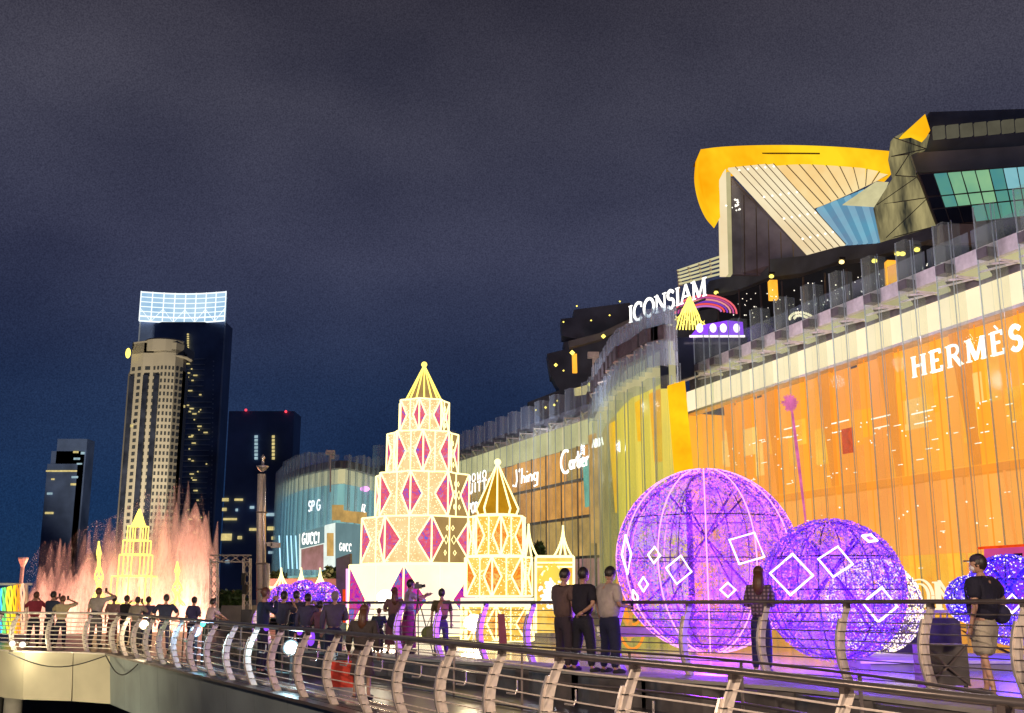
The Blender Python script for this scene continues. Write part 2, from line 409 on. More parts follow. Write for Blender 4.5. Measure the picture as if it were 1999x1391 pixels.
# terrace retaining wall, in upright curved panels
wall = thing('retaining_wall', 'low dark retaining wall of curved panels below the terrace railing', 'wall', (0, 20, 0))
base = resample(offset(inner, .25), 1.55)
for a, b in zip(base, base[1:]):
    m_ = MB(); n = 6; pf = []
    t = (b - a); t.z = 0; L = t.length; t.normalize(); nn = Vector((-t.y, t.x, 0))
    for k in range(n + 1):
        u = k / n; bulge = .22 * math.sin(math.pi * u) ** .6
        pf.append(a + (b - a) * (.015 + .97 * u) + nn * (.75 + bulge))
    for k in range(n):
        p, q = pf[k], pf[k + 1]
        zt = tz(p.y) - .04
        m_.quad((p.x, p.y, .002), (q.x, q.y, .002), (q.x, q.y, zt), (p.x, p.y, zt))
    top = [(p.x, p.y, tz(p.y) - .04) for p in pf] + [(b.x - nn.x * .2, b.y - nn.y * .2, tz(b.y) - .04), (a.x - nn.x * .2, a.y - nn.y * .2, tz(a.y) - .04)]
    m_.quad(*top)
    m_.build('panel', M['wall_dark'], wall)
mb = MB(); c1 = offset(inner, 1.0); c2_ = offset(inner, .0)
for a, b, c, d in zip(c1, c1[1:], c2_, c2_[1:]):
    for p, q in ((a, b), (d, c)): pass
    mb.prism([(a.x, a.y, tz(a.y) - .03), (b.x, b.y, tz(b.y) - .03), (d.x, d.y, tz(d.y) - .03), (c.x, c.y, tz(c.y) - .03)], (0, 0, .05))
mb.build('coping', M['concrete'], wall)

# fascias under the deck edge
fa = thing('deck_fascia', 'long grey panelled edge beam under the near curved railing', 'edge beam', (-4, 20, 0))
pp = resample(offset(near, .16), 1.9)
for a, b in zip(pp, pp[1:]):
    t = (b - a).normalized(); nn = Vector((-t.y, t.x, 0))
    a2, b2 = a + t * .008, b - t * .008
    MB().prism([(a2.x, a2.y, -.03), (b2.x, b2.y, -.03), (b2.x - nn.x * .12, b2.y - nn.y * .12, -1.42), (a2.x - nn.x * .12, a2.y - nn.y * .12, -1.42)], tuple(-nn * .12)).build('panel', M['fascia_grey'], fa)
mb = MB()
for a, b in zip(pp, pp[1:]):
    t = (b - a).normalized(); nn = Vector((-t.y, t.x, 0)); mb.beam(a + nn * .03 + Vector((0, 0, -.01)), b + nn * .03 + Vector((0, 0, -.01)), .22, .05)
mb.build('edge_trim', M['steel_dark'], fa)
fb = thing('overlook_fascia', 'floodlit cream panelled edge beam under the overlook platform', 'edge beam', (-14, 34, 0))
pp2 = resample(offset(look, .1), 1.75)
for a, b in zip(pp2, pp2[1:]):
    t = (b - a).normalized(); nn = Vector((-t.y, t.x, 0)); a2, b2 = a + t * .012, b - t * .012
    MB().prism([(a2.x, a2.y, -.03), (b2.x, b2.y, -.03), (b2.x - nn.x * .1, b2.y - nn.y * .1, -1.42), (a2.x - nn.x * .1, a2.y - nn.y * .1, -1.42)], tuple(-nn * .12)).build('panel', M['fascia'], fb)
    MB().beam(a + nn * .02 + Vector((0, 0, -.012)), b + nn * .02 + Vector((0, 0, -.012)), .2, .04).build('trim', M['white_metal'], fb)
for (x_, y_) in ((-15.6, 35.2), (-10.6, 32.6), (-20.4, 44.4)):
    c = MB().lathe([(.28, -3.7), (.28, -1.5), (.4, -1.42)], (x_, y_, 0), 14)
    c.build('pier_column', M['concrete'], smooth=True, label={-15.6: 'round concrete pier column under the floodlit platform corner', -10.6: 'concrete pier column in shade behind the grey edge beam', -20.4: 'concrete pier column far along the platform, at the left edge'}[x_], cat='column')
MB().prism([(-24, 49, -3.7), (-16, 44, -3.7), (-8, 37, -3.7), (-3, 30, -3.7), (0, 30, -3.7), (0, 52, -3.7), (-9, 51, -3.7)], (0, 0, 3.4)).build('under_deck_screen', pbr('under_deck_dark', (.004, .007, .02), .8, spec=.1, var=.5, scale=.8), label='near black block added under the overlook platform to hide the pink water', cat='added screen')  # added block hiding the lit water, its near-black colour playing the shade
# cable slung below the platform
cb = [Vector((-11.75, 32.45, -.05)).lerp(Vector((-15.2, 33.85, -.05)), k / 14) + Vector((-.02, -.16, -.36 * math.sin(math.pi * k / 14))) for k in range(15)]
MB().tube(cb, .018, 5).build('slung_cable', M['black'], label='black cable slung in a loop below the overlook platform edge', cat='cable')
cb = [Vector((-11.5, 32.2, -.05)).lerp(Vector((-9.4, 28.7, -.05)), k / 14) + Vector((-.18, -.12, -.38 * math.sin(math.pi * k / 14))) for k in range(15)]
MB().tube(cb, .018, 5).build('slung_cable', M['black'], label='black cable sagging below the grey curved edge beam', cat='cable')

# ================================================================ RAILINGS
def bow(z): return .17 * math.sin(math.pi * min(1, (z + .02) / 1.12)) + .0
def post_parts(H=1.08):
    """curved twin plate post; local x = along rail, -y = outward"""
    zs = [H * k / 8 for k in range(9)]
    a = MB(); b = MB(); c = MB()
    def sweep(m, x0, x1, y0, y1, zz):
        i = len(m.v)
        for z in zz:
            o_ = -bow(z * 1.08 / H)
            for (x, y) in ((x0, y0), (x1, y0), (x1, y1), (x0, y1)): m.v.append((x, y + o_, z))
        for k in range(len(zz) - 1):
            for j in range(4):
                j2 = (j + 1) % 4; q = i + 4 * k; m.f.append((q + j, q + j2, q + 4 + j2, q + 4 + j))
        m.f.append((i, i + 3, i + 2, i + 1)); e = i + 4 * (len(zz) - 1); m.f.append((e, e + 1, e + 2, e + 3))
    sweep(a, .0, .03, -.045, .065, [z for z in zs])           # broad plate
    sweep(b, -.038, -.002, -.07, -.01, [H * k / 8 * .86 for k in range(9)])   # outer flange
    c.box((0, -.0, H + .01), (.06, .09, .07))
    d = MB().box((0, -.03, -.01), (.16, .24, .03))
    return a, b, c, d
def railing(name, label, path, spacing, H, rods, post_m, flange_m, hand_m, rod_m, side=1, hr=.036, rodr=.009, skip=(), hook=True, caps=None, slots=True):
    th = thing(name, label, 'railing', tuple(path[0]))
    o0 = path[0].copy()
    P = resample(path, spacing)
    a, b, c, d_ = post_parts(H); mf = d_.mesh('foot_plate', M['steel_dark'])
    ma, mb_, mc = a.mesh('post', post_m), b.mesh('flange', flange_m), c.mesh('bracket', M['steel_dark'])
    sl = MB()
    for k in range(rods):
        z = H * (.12 + .80 * k / (rods - 1)); sl.box((.015, -bow(z * 1.08 / H) + .01, z), (.04, .115, .012))
    ms = sl.mesh('slots', M['black'])
    hk = MB().tube([(0.02, .05, .62), (.02, .16, .60), (.02, .19, .65), (.02, .19, .76)], .012, 5).mesh('hook', M['steel_bright'])
    for i, p in enumerate(P):
        t = (P[min(i + 1, len(P) - 1)] - P[max(i - 1, 0)]); ang = math.atan2(t.y, t.x)
        # outward is to the left of travel
        rz = ang + math.pi if side > 0 else ang
        po = inst('post', ma, th, p - o0, rz)
        inst('flange', mb_, po); inst('bracket', mc, po); inst('foot_plate', mf, po)
        if slots: inst('slots', ms, po, kind='stuff')
        if hook: inst('hook', hk, po)
    dense = resample(path, .5)
    def line(off, z): return [q + Vector((0, 0, z)) for q in (offset(dense, off * side))]
    MB().tube(line(.0, H + .065), hr, 8).build('handrail', hand_m, th, smooth=True)
    for k in range(rods):
        z = H * (.12 + .80 * k / (rods - 1)); MB().tube(line(bow(z * 1.08 / H) - .01, z), rodr, 5).build('rod', rod_m, th)
    return th
railing('near_railing', 'nearest stainless railing with bowed flat posts curving along the pier walkway', near, 1.42, 1.06, 7, M['steel'], M['steel_bright'], M['rod'], M['steel'])
railing('terrace_railing', 'stainless railing with bowed posts along the raised terrace behind the people', inner, 1.55, 1.10, 8, M['steel'], M['steel_bright'], M['steel_dark'], M['steel_dark'], hr=.03, hook=False)
railing('overlook_railing', 'pale railing round the overlook platform above the floodlit edge beam', look, 1.35, 1.06, 8, M['white_metal'], M['white_metal'], M['white_metal'], M['white_metal'], rodr=.016, hook=False)
# thin walkway rail by the retaining wall
tr = thing('walkway_rail', 'thin post rail with two bars standing before the dark retaining wall', 'railing', (0, 18, 0))
tp = [Vector((p.x, p.y, 0)) for p in offset(inner, 2.6)]
for p in resample(tp, 2.2): MB().beam(p, p + Vector((0, 0, .95)), .035, .035).build('post', M['rod'], tr)
for z in (.03, .45, .95): MB().tube([q + Vector((0, 0, z)) for q in resample(tp, 1)], .018, 6).build('bar', M['rod'], tr)
# edge strips of light metal on the walkway floor
for d_, nm in ((-.45, 'kerb_strip'), (-.14, 'kerb_strip')):
    es = offset(near, d_); m_ = MB()
    for a, b in zip(es, es[1:]): m_.beam(a + Vector((0, 0, .035)), b + Vector((0, 0, .035)), .05, .05)
    m_.build(nm, M['steel_bright'], label='pale metal strip on the walkway floor ' + ('a step inside the near railing' if d_ < -.3 else 'right at the feet of the near railing posts'), cat='floor strip')


# ================================================================ LETTERING
def arc(cx, cy, rx, ry, a0, a1, n=14):
    return [(cx + rx * math.cos(R(a0 + (a1 - a0) * k / n)), cy + ry * math.sin(R(a0 + (a1 - a0) * k / n))) for k in range(n + 1)]
# glyph: (advance, [(points, thick?)], [serif centres])
GL = {
 'I': (.42, [([(.2, 0), (.2, 1)], 1)], [(.2, 0), (.2, 1)]),
 'C': (.86, [(arc(.45, .5, .38, .5, 50, 310, 18), 1), ([(.70, .98), (.70, .70)], 0)], []),
 'O': (.98, [(arc(.47, .5, .40, .5, 0, 360, 24), 1)], []),
 'Q': (.98, [(arc(.47, .5, .40, .5, 0, 360, 24), 1), ([(.5, .2), (.85, -.1)], 1)], []),
 'N': (.95, [([(.14, 0), (.14, 1)], 0), ([(.14, 1), (.78, 0)], 1), ([(.78, 0), (.78, 1)], 0)], [(.14, 0), (.12, 1), (.78, 1)]),
 'S': (.66, [([(.54, .84)] + arc(.31, .75, .21, .24, 60, 250, 10) + [(.36, .49)] + arc(.31, .26, .23, .26, 70, -150, 12)[0:], 1)], []),
 'A': (.84, [([(.04, 0), (.40, 1)], 0), ([(.40, 1), (.76, 0)], 1), ([(.17, .36), (.63, .36)], 0)], [(.06, 0), (.76, 0)]),
 'M': (1.12, [([(.14, 0), (.16, 1)], 0), ([(.16, 1), (.54, .06)], 1), ([(.54, .06), (.92, 1)], 0), ([(.92, 1), (.94, 0)], 1)], [(.14, 0), (.12, 1), (.94, 0), (.96, 1)]),
 'H': (.95, [([(.16, 0), (.16, 1)], 1), ([(.76, 0), (.76, 1)], 1), ([(.16, .52), (.76, .52)], 0)], [(.16, 0), (.16, 1), (.76, 0), (.76, 1)]),
 'E': (.78, [([(.16, 0), (.16, 1)], 1), ([(.1, .97), (.62, .97), (.62, .80)], 0), ([(.1, .03), (.66, .03), (.66, .22)], 0), ([(.16, .52), (.5, .52)], 0)], [(.12, 0), (.12, 1)]),
 'R': (.90, [([(.16, 0), (.16, 1)], 1), ([(.16, .97)] + arc(.42, .74, .24, .23, 90, -90, 8) + [(.16, .5)], 0), ([(.42, .5), (.80, 0)], 1)], [(.16, 0), (.12, 1), (.80, 0)]),
 'G': (.90, [(arc(.45, .5, .38, .5, 50, 330, 18), 1), ([(.50, .46), (.80, .46), (.80, .12)], 1)], []),
 'U': (.88, [([(.14, 1)] + arc(.43, .32, .29, .32, 180, 360, 10) + [(.72, 1)], 1)], []),
 'V': (.82, [([(.05, 1), (.4, 0)], 1), ([(.4, 0), (.75, 1)], 0)], []),
 'T': (.78, [([(.38, 0), (.38, 1)], 1), ([(.04, .97), (.72, .97)], 1)], []),
 'P': (.78, [([(.14, 0), (.14, 1)], 1), ([(.14, .96)] + arc(.40, .72, .25, .24, 90, -90, 8) + [(.14, .48)], 1)], []),
 'B': (.80, [([(.14, 0), (.14, 1)], 1), ([(.14, .97)] + arc(.38, .74, .2, .23, 90, -90, 8) + [(.14, .51)] + arc(.40, .26, .25, .25, 90, -90, 8) + [(.14, .01)], 1)], []),
 'Z': (.75, [([(.06, .97), (.66, .97), (.06, .03), (.66, .03)], 1)], []),
 'D': (.9, [([(.14, 0), (.14, 1), (.3, 1)] + arc(.34, .5, .42, .5, 90, -90, 12) + [(.14, 0)], 1)], []),
 'L': (.7, [([(.14, 1), (.14, .03), (.6, .03)], 1)], []),
 'c': (.9, [(arc(.6, .5, .48, .62, 60, 300, 16), 1)], []),      # script capital C
 'a': (.42, [(arc(.22, .25, .16, .22, 20, 380, 12) + [(.40, .5), (.40, 0)], 0)], []),
 'r': (.3, [([(.08, .46), (.10, 0)], 0), ([(.10, .3), (.2, .45), (.30, .44)], 0)], []),
 't': (.28, [([(.18, .9), (.10, .1), (.24, 0)], 0), ([(.0, .55), (.34, .6)], 0)], []),
 'i': (.18, [([(.10, .46), (.08, 0)], 0), ([(.13, .66), (.14, .72)], 0)], []),
 'e': (.36, [([(.06, .22), (.30, .3)] + arc(.19, .24, .13, .22, 20, 300, 10), 0)], []),
 'h': (.42, [([(.12, 1), (.06, 0)], 0), ([(.08, .3), (.22, .46), (.34, .4), (.32, 0)], 0)], []),
 'n': (.42, [([(.08, .46), (.06, 0)], 0), ([(.08, .3), (.22, .46), (.34, .4), (.32, 0)], 0)], []),
 'g': (.42, [(arc(.22, .25, .16, .22, 20, 380, 12) + [(.40, .5), (.36, -.3), (.1, -.35)], 0)], []),
 'J': (.6, [([(.4, 1.0), (.46, .3), (.36, -.1), (.1, 0)], 1)], []), "'": (.2, [([(.1, 1), (.06, .8)], 0)], []), ' ': (.4, [], [])}
def ribbon(m, pts, wd, o, ux, uy, h, dep, closed):
    n_ = ux.cross(uy).normalized(); P = [Vector((p[0], p[1])) for p in pts]; k = len(P); L = []; Rr = []
    for i in range(k):
        if closed: d = P[(i + 1) % (k - 1)] - P[(i - 1) % (k - 1)]
        else: d = P[min(i + 1, k - 1)] - P[max(i - 1, 0)]
        if d.length < 1e-6: d = Vector((1, 0))
        d.normalize(); q = Vector((-d.y, d.x)) * wd / 2; L.append(P[i] + q); Rr.append(P[i] - q)
    W = lambda p, z: tuple(o + ux * (p.x * h) + uy * (p.y * h) + n_ * z)
    for i in range(k - 1):
        b = len(m.v); m.v += [W(L[i], dep), W(Rr[i], dep), W(Rr[i + 1], dep), W(L[i + 1], dep), W(L[i], 0), W(Rr[i], 0), W(Rr[i + 1], 0), W(L[i + 1], 0)]
        m.f += [(b, b + 1, b + 2, b + 3), (b + 7, b + 6, b + 5, b + 4), (b, b + 3, b + 7, b + 4), (b + 1, b + 5, b + 6, b + 2), (b, b + 4, b + 5, b + 1), (b + 3, b + 2, b + 6, b + 7)]
def lettering(text, o, ux, h, mat, parent, thick=.15, thin=.07, serif=True, sx=1.0, gap=0, outline=False, dep=None):
    """letters stand upright from point o along unit direction ux, readable from the front"""
    x = 0; uy = Vector((0, 0, 1)); ux = Vector(ux); o = Vector(o)
    for ch in text:
        acc = ch in 'È'; g_ = GL['E' if acc else ch]; m = MB()
        for pts, tk in g_[1]:
            cl = len(pts) > 12 and (Vector(pts[0]) - Vector(pts[-1])).length < .02
            P = [(p[0] * sx, p[1]) for p in pts]
            wd = thick if tk else thin
            if outline:
                for sgn in (-1, 1):
                    Q = []
                    for i, p in enumerate(P):
                        d = Vector(P[min(i + 1, len(P) - 1)]) - Vector(P[max(i - 1, 0)]); d.normalize(); Q.append((p[0] - d.y * sgn * wd * .5, p[1] + d.x * sgn * wd * .5))
                    ribbon(m, Q, .04, o + ux * x, ux, uy, h, dep or h * .06, False)
            else: ribbon(m, P, wd, o + ux * x, ux, uy, h, dep or h * .06, cl)
        if serif:
            for s_ in g_[2]: ribbon(m, [((s_[0] - .14) * sx, s_[1] + (.03 if s_[1] < .5 else -.03)), ((s_[0] + .14) * sx, s_[1] + (.03 if s_[1] < .5 else -.03))], .055, o + ux * x, ux, uy, h, dep or h * .06, False)
        if acc: ribbon(m, [(.30 * sx, 1.26), (.44 * sx, 1.08)], .07, o + ux * x, ux, uy, h, h * .06, False)
        if m.v: m.build('letter', mat, parent)
        x += (g_[0] * sx + gap) * h
    return x

# ================================================================ MALL FACADE
ZC = 16.0
A0 = onz(2130, 418, ZC); A1 = onz(1330, 735, ZC)
A0.z = A1.z = 0
dirA = (A1 - A0).normalized(); nrmA = Vector((-dirA.y, dirA.x, 0))      # left of travel
if nrmA.dot(Vector((0, 0, 0)) - A0) < 0: nrmA = -nrmA                  # nrm points to the camera side
B_px = [(1304, 640), (1281, 646), (1252, 666), (1226, 679), (1210, 697), (1194, 721), (1177, 744)]
Bp = []
for x_, y_ in B_px:
    p = onz(x_, y_, ZC); p.z = 0; Bp.append(p)
C_start = onz(1160, 786, ZC); C_start.z = 0
C_end = Vector((gx(880, 114), 114, 0)); C_far = Vector((gx(712, 128), 128, 0))

mall = thing('shopping_mall', 'long shopping mall facade with upright glass fins and orange lit floors', 'building', (12, 72, 0))
def V(p, z): return Vector((p.x, p.y, z))
fin_me = MB()
fin_me.prism([(-.32, -.03, 0), (.32, -.03, 0), (.32, .0, 0), (-.32, 0, 0)], (0, 0, 1))
fin_me.prism([(.30, .0, 0), (.34, .0, 0), (.34, .9, 0), (.30, .9, 0)], (0, 0, 1))
fin_mesh = fin_me.mesh('glass_fin', M['glass'])
fin_cool = fin_me.mesh('glass_fin', M['glass_cool'])
edge_mesh = MB().box((-.33, -.02, .5), (.03, .07, 1)).box((.33, .3, .5), (.03, .05, 1)).mesh('fin_edge', M['glass_edge'])
rod_mesh = MB().box((.62, .2, .5), (.018, .018, 1)).mesh('fin_rod', M['glass_edge'])
box_mesh = MB().box((0, .25, 0), (.62, .75, .55)).mesh('fin_clamp', M['recess'])
def fin(p, rz, z0, z1, cool=False, upper=True, wdt=1.0):
    f = inst('glass_fin', fin_mesh, mall, V(p, z0) - mall.location, rz, (wdt, 1, z1 - z0)) if not cool else inst('glass_fin', fin_cool, mall, V(p, z0) - mall.location, rz, (wdt, 1, z1 - z0))
    inst('fin_edge', edge_mesh, f); inst('fin_rod', rod_mesh, f)
    return f
def ang(a, b): return math.atan2(b.y - a.y, b.x - a.x)

# ---- A: the orange wing
LA = (A1 - A0).length; rzA = ang(A0, A1) + math.pi
pxs = [2085, 1995, 1910, 1825, 1748, 1678, 1612, 1555, 1500, 1452, 1408, 1370, 1340]
def sA(px, y=600, off=0):
    a = A0 + nrmA * off; b = A1 + nrmA * off
    return onwall(px, y, a, b)
bay = []
for i, px in enumerate(pxs):
    q = sA(px + 16, 560, 1.0); q.z = 0; bay.append((q - A0).dot(dirA))
    fin(q, rzA, .2, 17.9)
    inst('fin_clamp', box_mesh, mall, V(q, 15.75) - mall.location, rzA, (.9, .8, .8))
    # V bracket
    c = V(q, 15.2)
    for a_, b_ in ((c - dirA * .2, c - dirA * 1.1 - nrmA * 1.0), (c - dirA * 1.15 - nrmA * 1.05, c + dirA * .9 - nrmA * .5), (c - dirA * .9, c - dirA * .9 - nrmA * .9)): MB().beam(a_, b_, .08).build('bracket', M['canopy'], mall)
    # loop: upper extra clear fin behind
mb = MB(); a = A0 - dirA * 8; b = A1
def slab(a, b, n, o0, o1, z0, z1, name, mat, parent):
    return MB().prism([V(a + n * o0, z0), V(b + n * o0, z0), V(b + n * o1, z0), V(a + n * o1, z0)], (0, 0, z1 - z0)).build(name, mat, parent)
slab(a, b, nrmA, .55, .0, 15.55, 16.25, 'canopy_edge', M['canopy'], mall)
slab(a, b, nrmA, .0, -3.0, 15.9, 16.15, 'canopy_roof', M['dark_slab'], mall)
slab(a, b, nrmA, -.6, -1.0, 15.0, 15.9, 'recess_wall', M['recess'], mall)
slab(a, b, nrmA, -.35, -.95, 13.55, 14.95, 'lit_fascia', M['cream'], mall)
slab(a, b, nrmA, -.1, -.95, 13.35, 13.5, 'fascia_trim', M['canopy'], mall)
# soffit flaps between fins, their lit look painted in as glow
for s0, s1 in zip(bay, bay[1:]):
    p = A0 + dirA * s0; q = A0 + dirA * s1
    MB().prism([V(p + dirA * .5 + nrmA * .5, 15.35), V(q - dirA * .4 + nrmA * .5, 15.35), V(q - dirA * .9 - nrmA * .2, 15.1), V(p + dirA * .9 - nrmA * .2, 15.1)], (0, 0, .1)).build('soffit_flap', M['cream_dim'], mall)
# floors behind the glass
rnd = random.Random(3)
slab(a, b, nrmA, -.6, -5, 6.85, 7.15, 'floor_slab', M['org_deep'], mall)
backA = -3.6
edges = [bay[0] - 8] + bay
for i, (s0, s1) in enumerate(zip(edges, edges[1:])):
    s1 = min(s1, LA)
    p = A0 + dirA * s0; q = A0 + dirA * s1
    # glass panes, two storeys
    for z0, z1 in ((.25, 6.8), (7.2, 13.3)):
        MB().prism([V(p + dirA * .03 - nrmA * .5, z0), V(q - dirA * .03 - nrmA * .5, z0), V(q - dirA * .03 - nrmA * .53, z0), V(p + dirA * .03 - nrmA * .53, z0)], (0, 0, z1 - z0)).build('pane', M['pane'], mall)
    MB().beam(V(p - nrmA * .5, .2), V(p - nrmA * .5, 13.4), .05).build('mullion', M['org_deep'], mall)
    mid = p.lerp(q, .5)
    # upper storey: slanted blinds at different depths
    for k, (u0, u1) in enumerate(((0, 1.0),)):
        aa = p.lerp(q, u0); bb = p.lerp(q, u1); da = -1.6 - rnd.random() * .8; db = -1.6 - rnd.random() * .8
        sl = rnd.uniform(-.3, .3)
        MB().prism([V(aa + nrmA * da, 7.15), V(bb + nrmA * db, 7.15), V(bb + nrmA * db + dirA * sl, 13.9), V(aa + nrmA * da + dirA * sl, 13.9)], tuple(-nrmA * .1)).build('lit_wall', M['org%d' % rnd.randrange(5)], mall)
    for k in range(2):
        u = rnd.random() * .7; hgt = rnd.uniform(1.2, 2.4); z0 = rnd.uniform(8.2, 10.2); wdd = rnd.uniform(.8, 1.8)
        c = p + dirA * (s1 - s0) * u - nrmA * .75
        MB().prism([V(c, z0), V(c + dirA * wdd, z0), V(c + dirA * wdd, z0 + hgt), V(c, z0 + hgt)], tuple(-nrmA * .06)).build('blind', rnd.choice([M['org_pale'], M['org4'], M['org2'], M['org_gold']]), mall)
    if i % 2 == 0:   # leaning pillar
        c = p + dirA * .6 - nrmA * .7
        MB().prism([V(c, 7.2), V(c + dirA * .5, 7.2), V(c + dirA * 1.3, 13.4), V(c + dirA * .1, 13.4)], tuple(-nrmA * .1)).build('pillar', M['org_deep'], mall)
    # spotlights and shelves
    m_ = MB()
    for k in range(9):
        c = p + dirA * rnd.random() * (s1 - s0) - nrmA * .7; z = rnd.uniform(7.6, 10.6)
        if rnd.random() < .6: m_.box(V(c, z), (.06 + rnd.random() * .5, .05, .035), rzA)
        else: m_.dot(V(c, z), .05)
    m_.build('spotlights', M['white_lit'], mall, kind='stuff')
    # ground storey
    k = 0
    for u0, u1 in ((0, 1),):
        aa = p.lerp(q, u0); bb = p.lerp(q, u1); da = -1.3 - rnd.random() * .4; db = -1.3 - rnd.random() * .4
        MB().prism([V(aa + nrmA * da, 3.5), V(bb + nrmA * db, 3.5), V(bb + nrmA * db, 6.85), V(aa + nrmA * da, 6.85)], tuple(-nrmA * .1)).build('lit_wall', M['org_low'], mall)
        MB().prism([V(aa + nrmA * (da + .2), .2), V(bb + nrmA * (db + .2), .2), V(bb + nrmA * (db + .2), 3.45), V(aa + nrmA * (da + .2), 3.45)], tuple(-nrmA * .1)).build('lit_wall', M['org_gold'], mall)
    MB().beam(V(mid - nrmA * .7 , .2), V(mid - nrmA * .7 + dirA * rnd.uniform(-.6, .6), 6.8), .08).build('pillar', M['org3'], mall)
    m_ = MB()
    for k in range(7):
        c = p + dirA * rnd.random() * (s1 - s0) - nrmA * .7; z = rnd.uniform(.8, 6.2)
        if rnd.random() < .5: m_.dot(V(c, z), .055)
        else: m_.box(V(c, z), (.05 + rnd.random() * .3, .04, .03), rzA)
    m_.build('spotlights', M['white_lit'], mall, kind='stuff')
c = sA(1655, 860, -.7)
MB().box(c, (.9, .08, 1.3), rzA).build('display_panel', M['red_lit'], mall)
for x_ in (1545, 1640, 1720, 1800):
    c = sA(x_, 780 + (1999 - x_) * .12, -.72)
    MB().box(c, (1.5, .05, .06), rzA).box(c + Vector((0, 0, -.5)), (1.2, .05, .05), rzA).build('light_strip', M['white_lit'], mall)
slab(a, b, nrmA, -3.9, -4.1, .2, 14.2, 'rear_wall', M['org3'], mall)
MB().prism([V(A1 - nrmA * .56, .2), V(A1 - nrmA * 4.2, .2), V(A1 - nrmA * 4.2, 13.5), V(A1 - nrmA * .56, 13.5)], tuple(dirA * .2)).build('end_wall', M['org0'], mall)
for k in range(6):
    c = A0.lerp(A1, (k + .3) / 6) + nrmA * 4.5; lamp('POINT', 'canopy_fill', (c.x, c.y, 14.2), 330, (.95, .80, .92), .4)  # added lamps in mid-air, brightening the canopy in place of spill
slab(a, b, nrmA, -.2, -3, -.3, .25, 'plinth', M['concrete'], mall)

# ---- B: the curved bay with big yellow lit panels
Bf = Bp + [C_start]
for i, (p, q) in enumerate(zip(Bf, Bf[1:])):
    d = (q - p).normalized(); n = Vector((-d.y, d.x, 0)); n = n if n.dot(-p) > 0 else -n
    rz = ang(p, q) + math.pi
    for k in range(2):
        f = fin(p.lerp(q, .5 * k) + n * .7, rz, 13.8, 17.1, True, wdt=1.5)
        inst('fin_clamp', box_mesh, mall, V(p.lerp(q, .5 * k) + n * .7, 15.6) - mall.location, rz, (1.6, 1.3, 1.4))
    fin(p + n * .7, rz, .2, 13.2, False, wdt=1.6)
    MB().beam(V(p + n * .9, 15.1), V(p.lerp(q, .5) + n * .1, 15.0), .09).beam(V(p.lerp(q, .5) + n * .1, 15.0), V(q + n * .9, 15.1), .09).build('zigzag_bar', M['white_metal'], mall)
    slab(p, q, n, 0, -.5, 13.0, 14.8, 'lit_fascia', M['cream_dim'], mall)
    slab(p, q, n, .5, -.5, 14.8, 16.0, 'canopy_edge', M['dark_slab2'], mall)
    slab(p, q, n, -.2, -.7, .2, 13.0, 'lit_wall', M['yelgreen_panel'] if i < 5 else M['olive_lit'], mall)
for (x0, x1, yt, yb, Y_) in ((1304, 1345, 752, 955, 59), (1268, 1297, 768, 900, 62), (1240, 1266, 785, 860, 65), (1188, 1213, 828, 1000, 72)):
    yt2 = yt - 6
    MB().prism([at(x0, yt, Y_ - 3), at(x1 - 8, yt2 - 4, Y_ - 3.4), at(x1 + (yb - yt) * .06, yb, Y_ - 3.4), at(x0 + (yb - yt) * .08, yb, Y_ - 3)], (0, .3, 0)).build('yellow_panel', M['yellow_panel'], mall)
# return wall between bay and orange wing
r0, r1 = Bp[0], A1
d = (r1 - r0).normalized(); n = Vector((d.y, -d.x, 0))
slab(r0, r1, n, 0, -.5, 12.6, 15.9, 'return_wall', M['dark_glass'], mall)
slab(r0, r1, n, 0, -.5, .2, 12.6, 'return_wall', M['yelgreen_panel'], mall)
for k in range(5):
    q = r0.lerp(r1, k / 4); MB().beam(V(q + n * .1, 12.6), V(q + n * .1, 16.2), .25 if k == 0 else .08).build('mullion', M['cream_dim'] if k == 0 else M['glass_edge'], mall)

for k, (x_, Y_) in enumerate(((1150, 52), (1080, 68), (960, 88))): 
    c = at(x_, HZ, Y_); lamp('POINT', 'canopy_fill', (c.x, c.y, 13.5), (420, 700, 900)[k], (.85, .85, .95), .5)  # more added fill lamps, for the canopies of bay and far wing
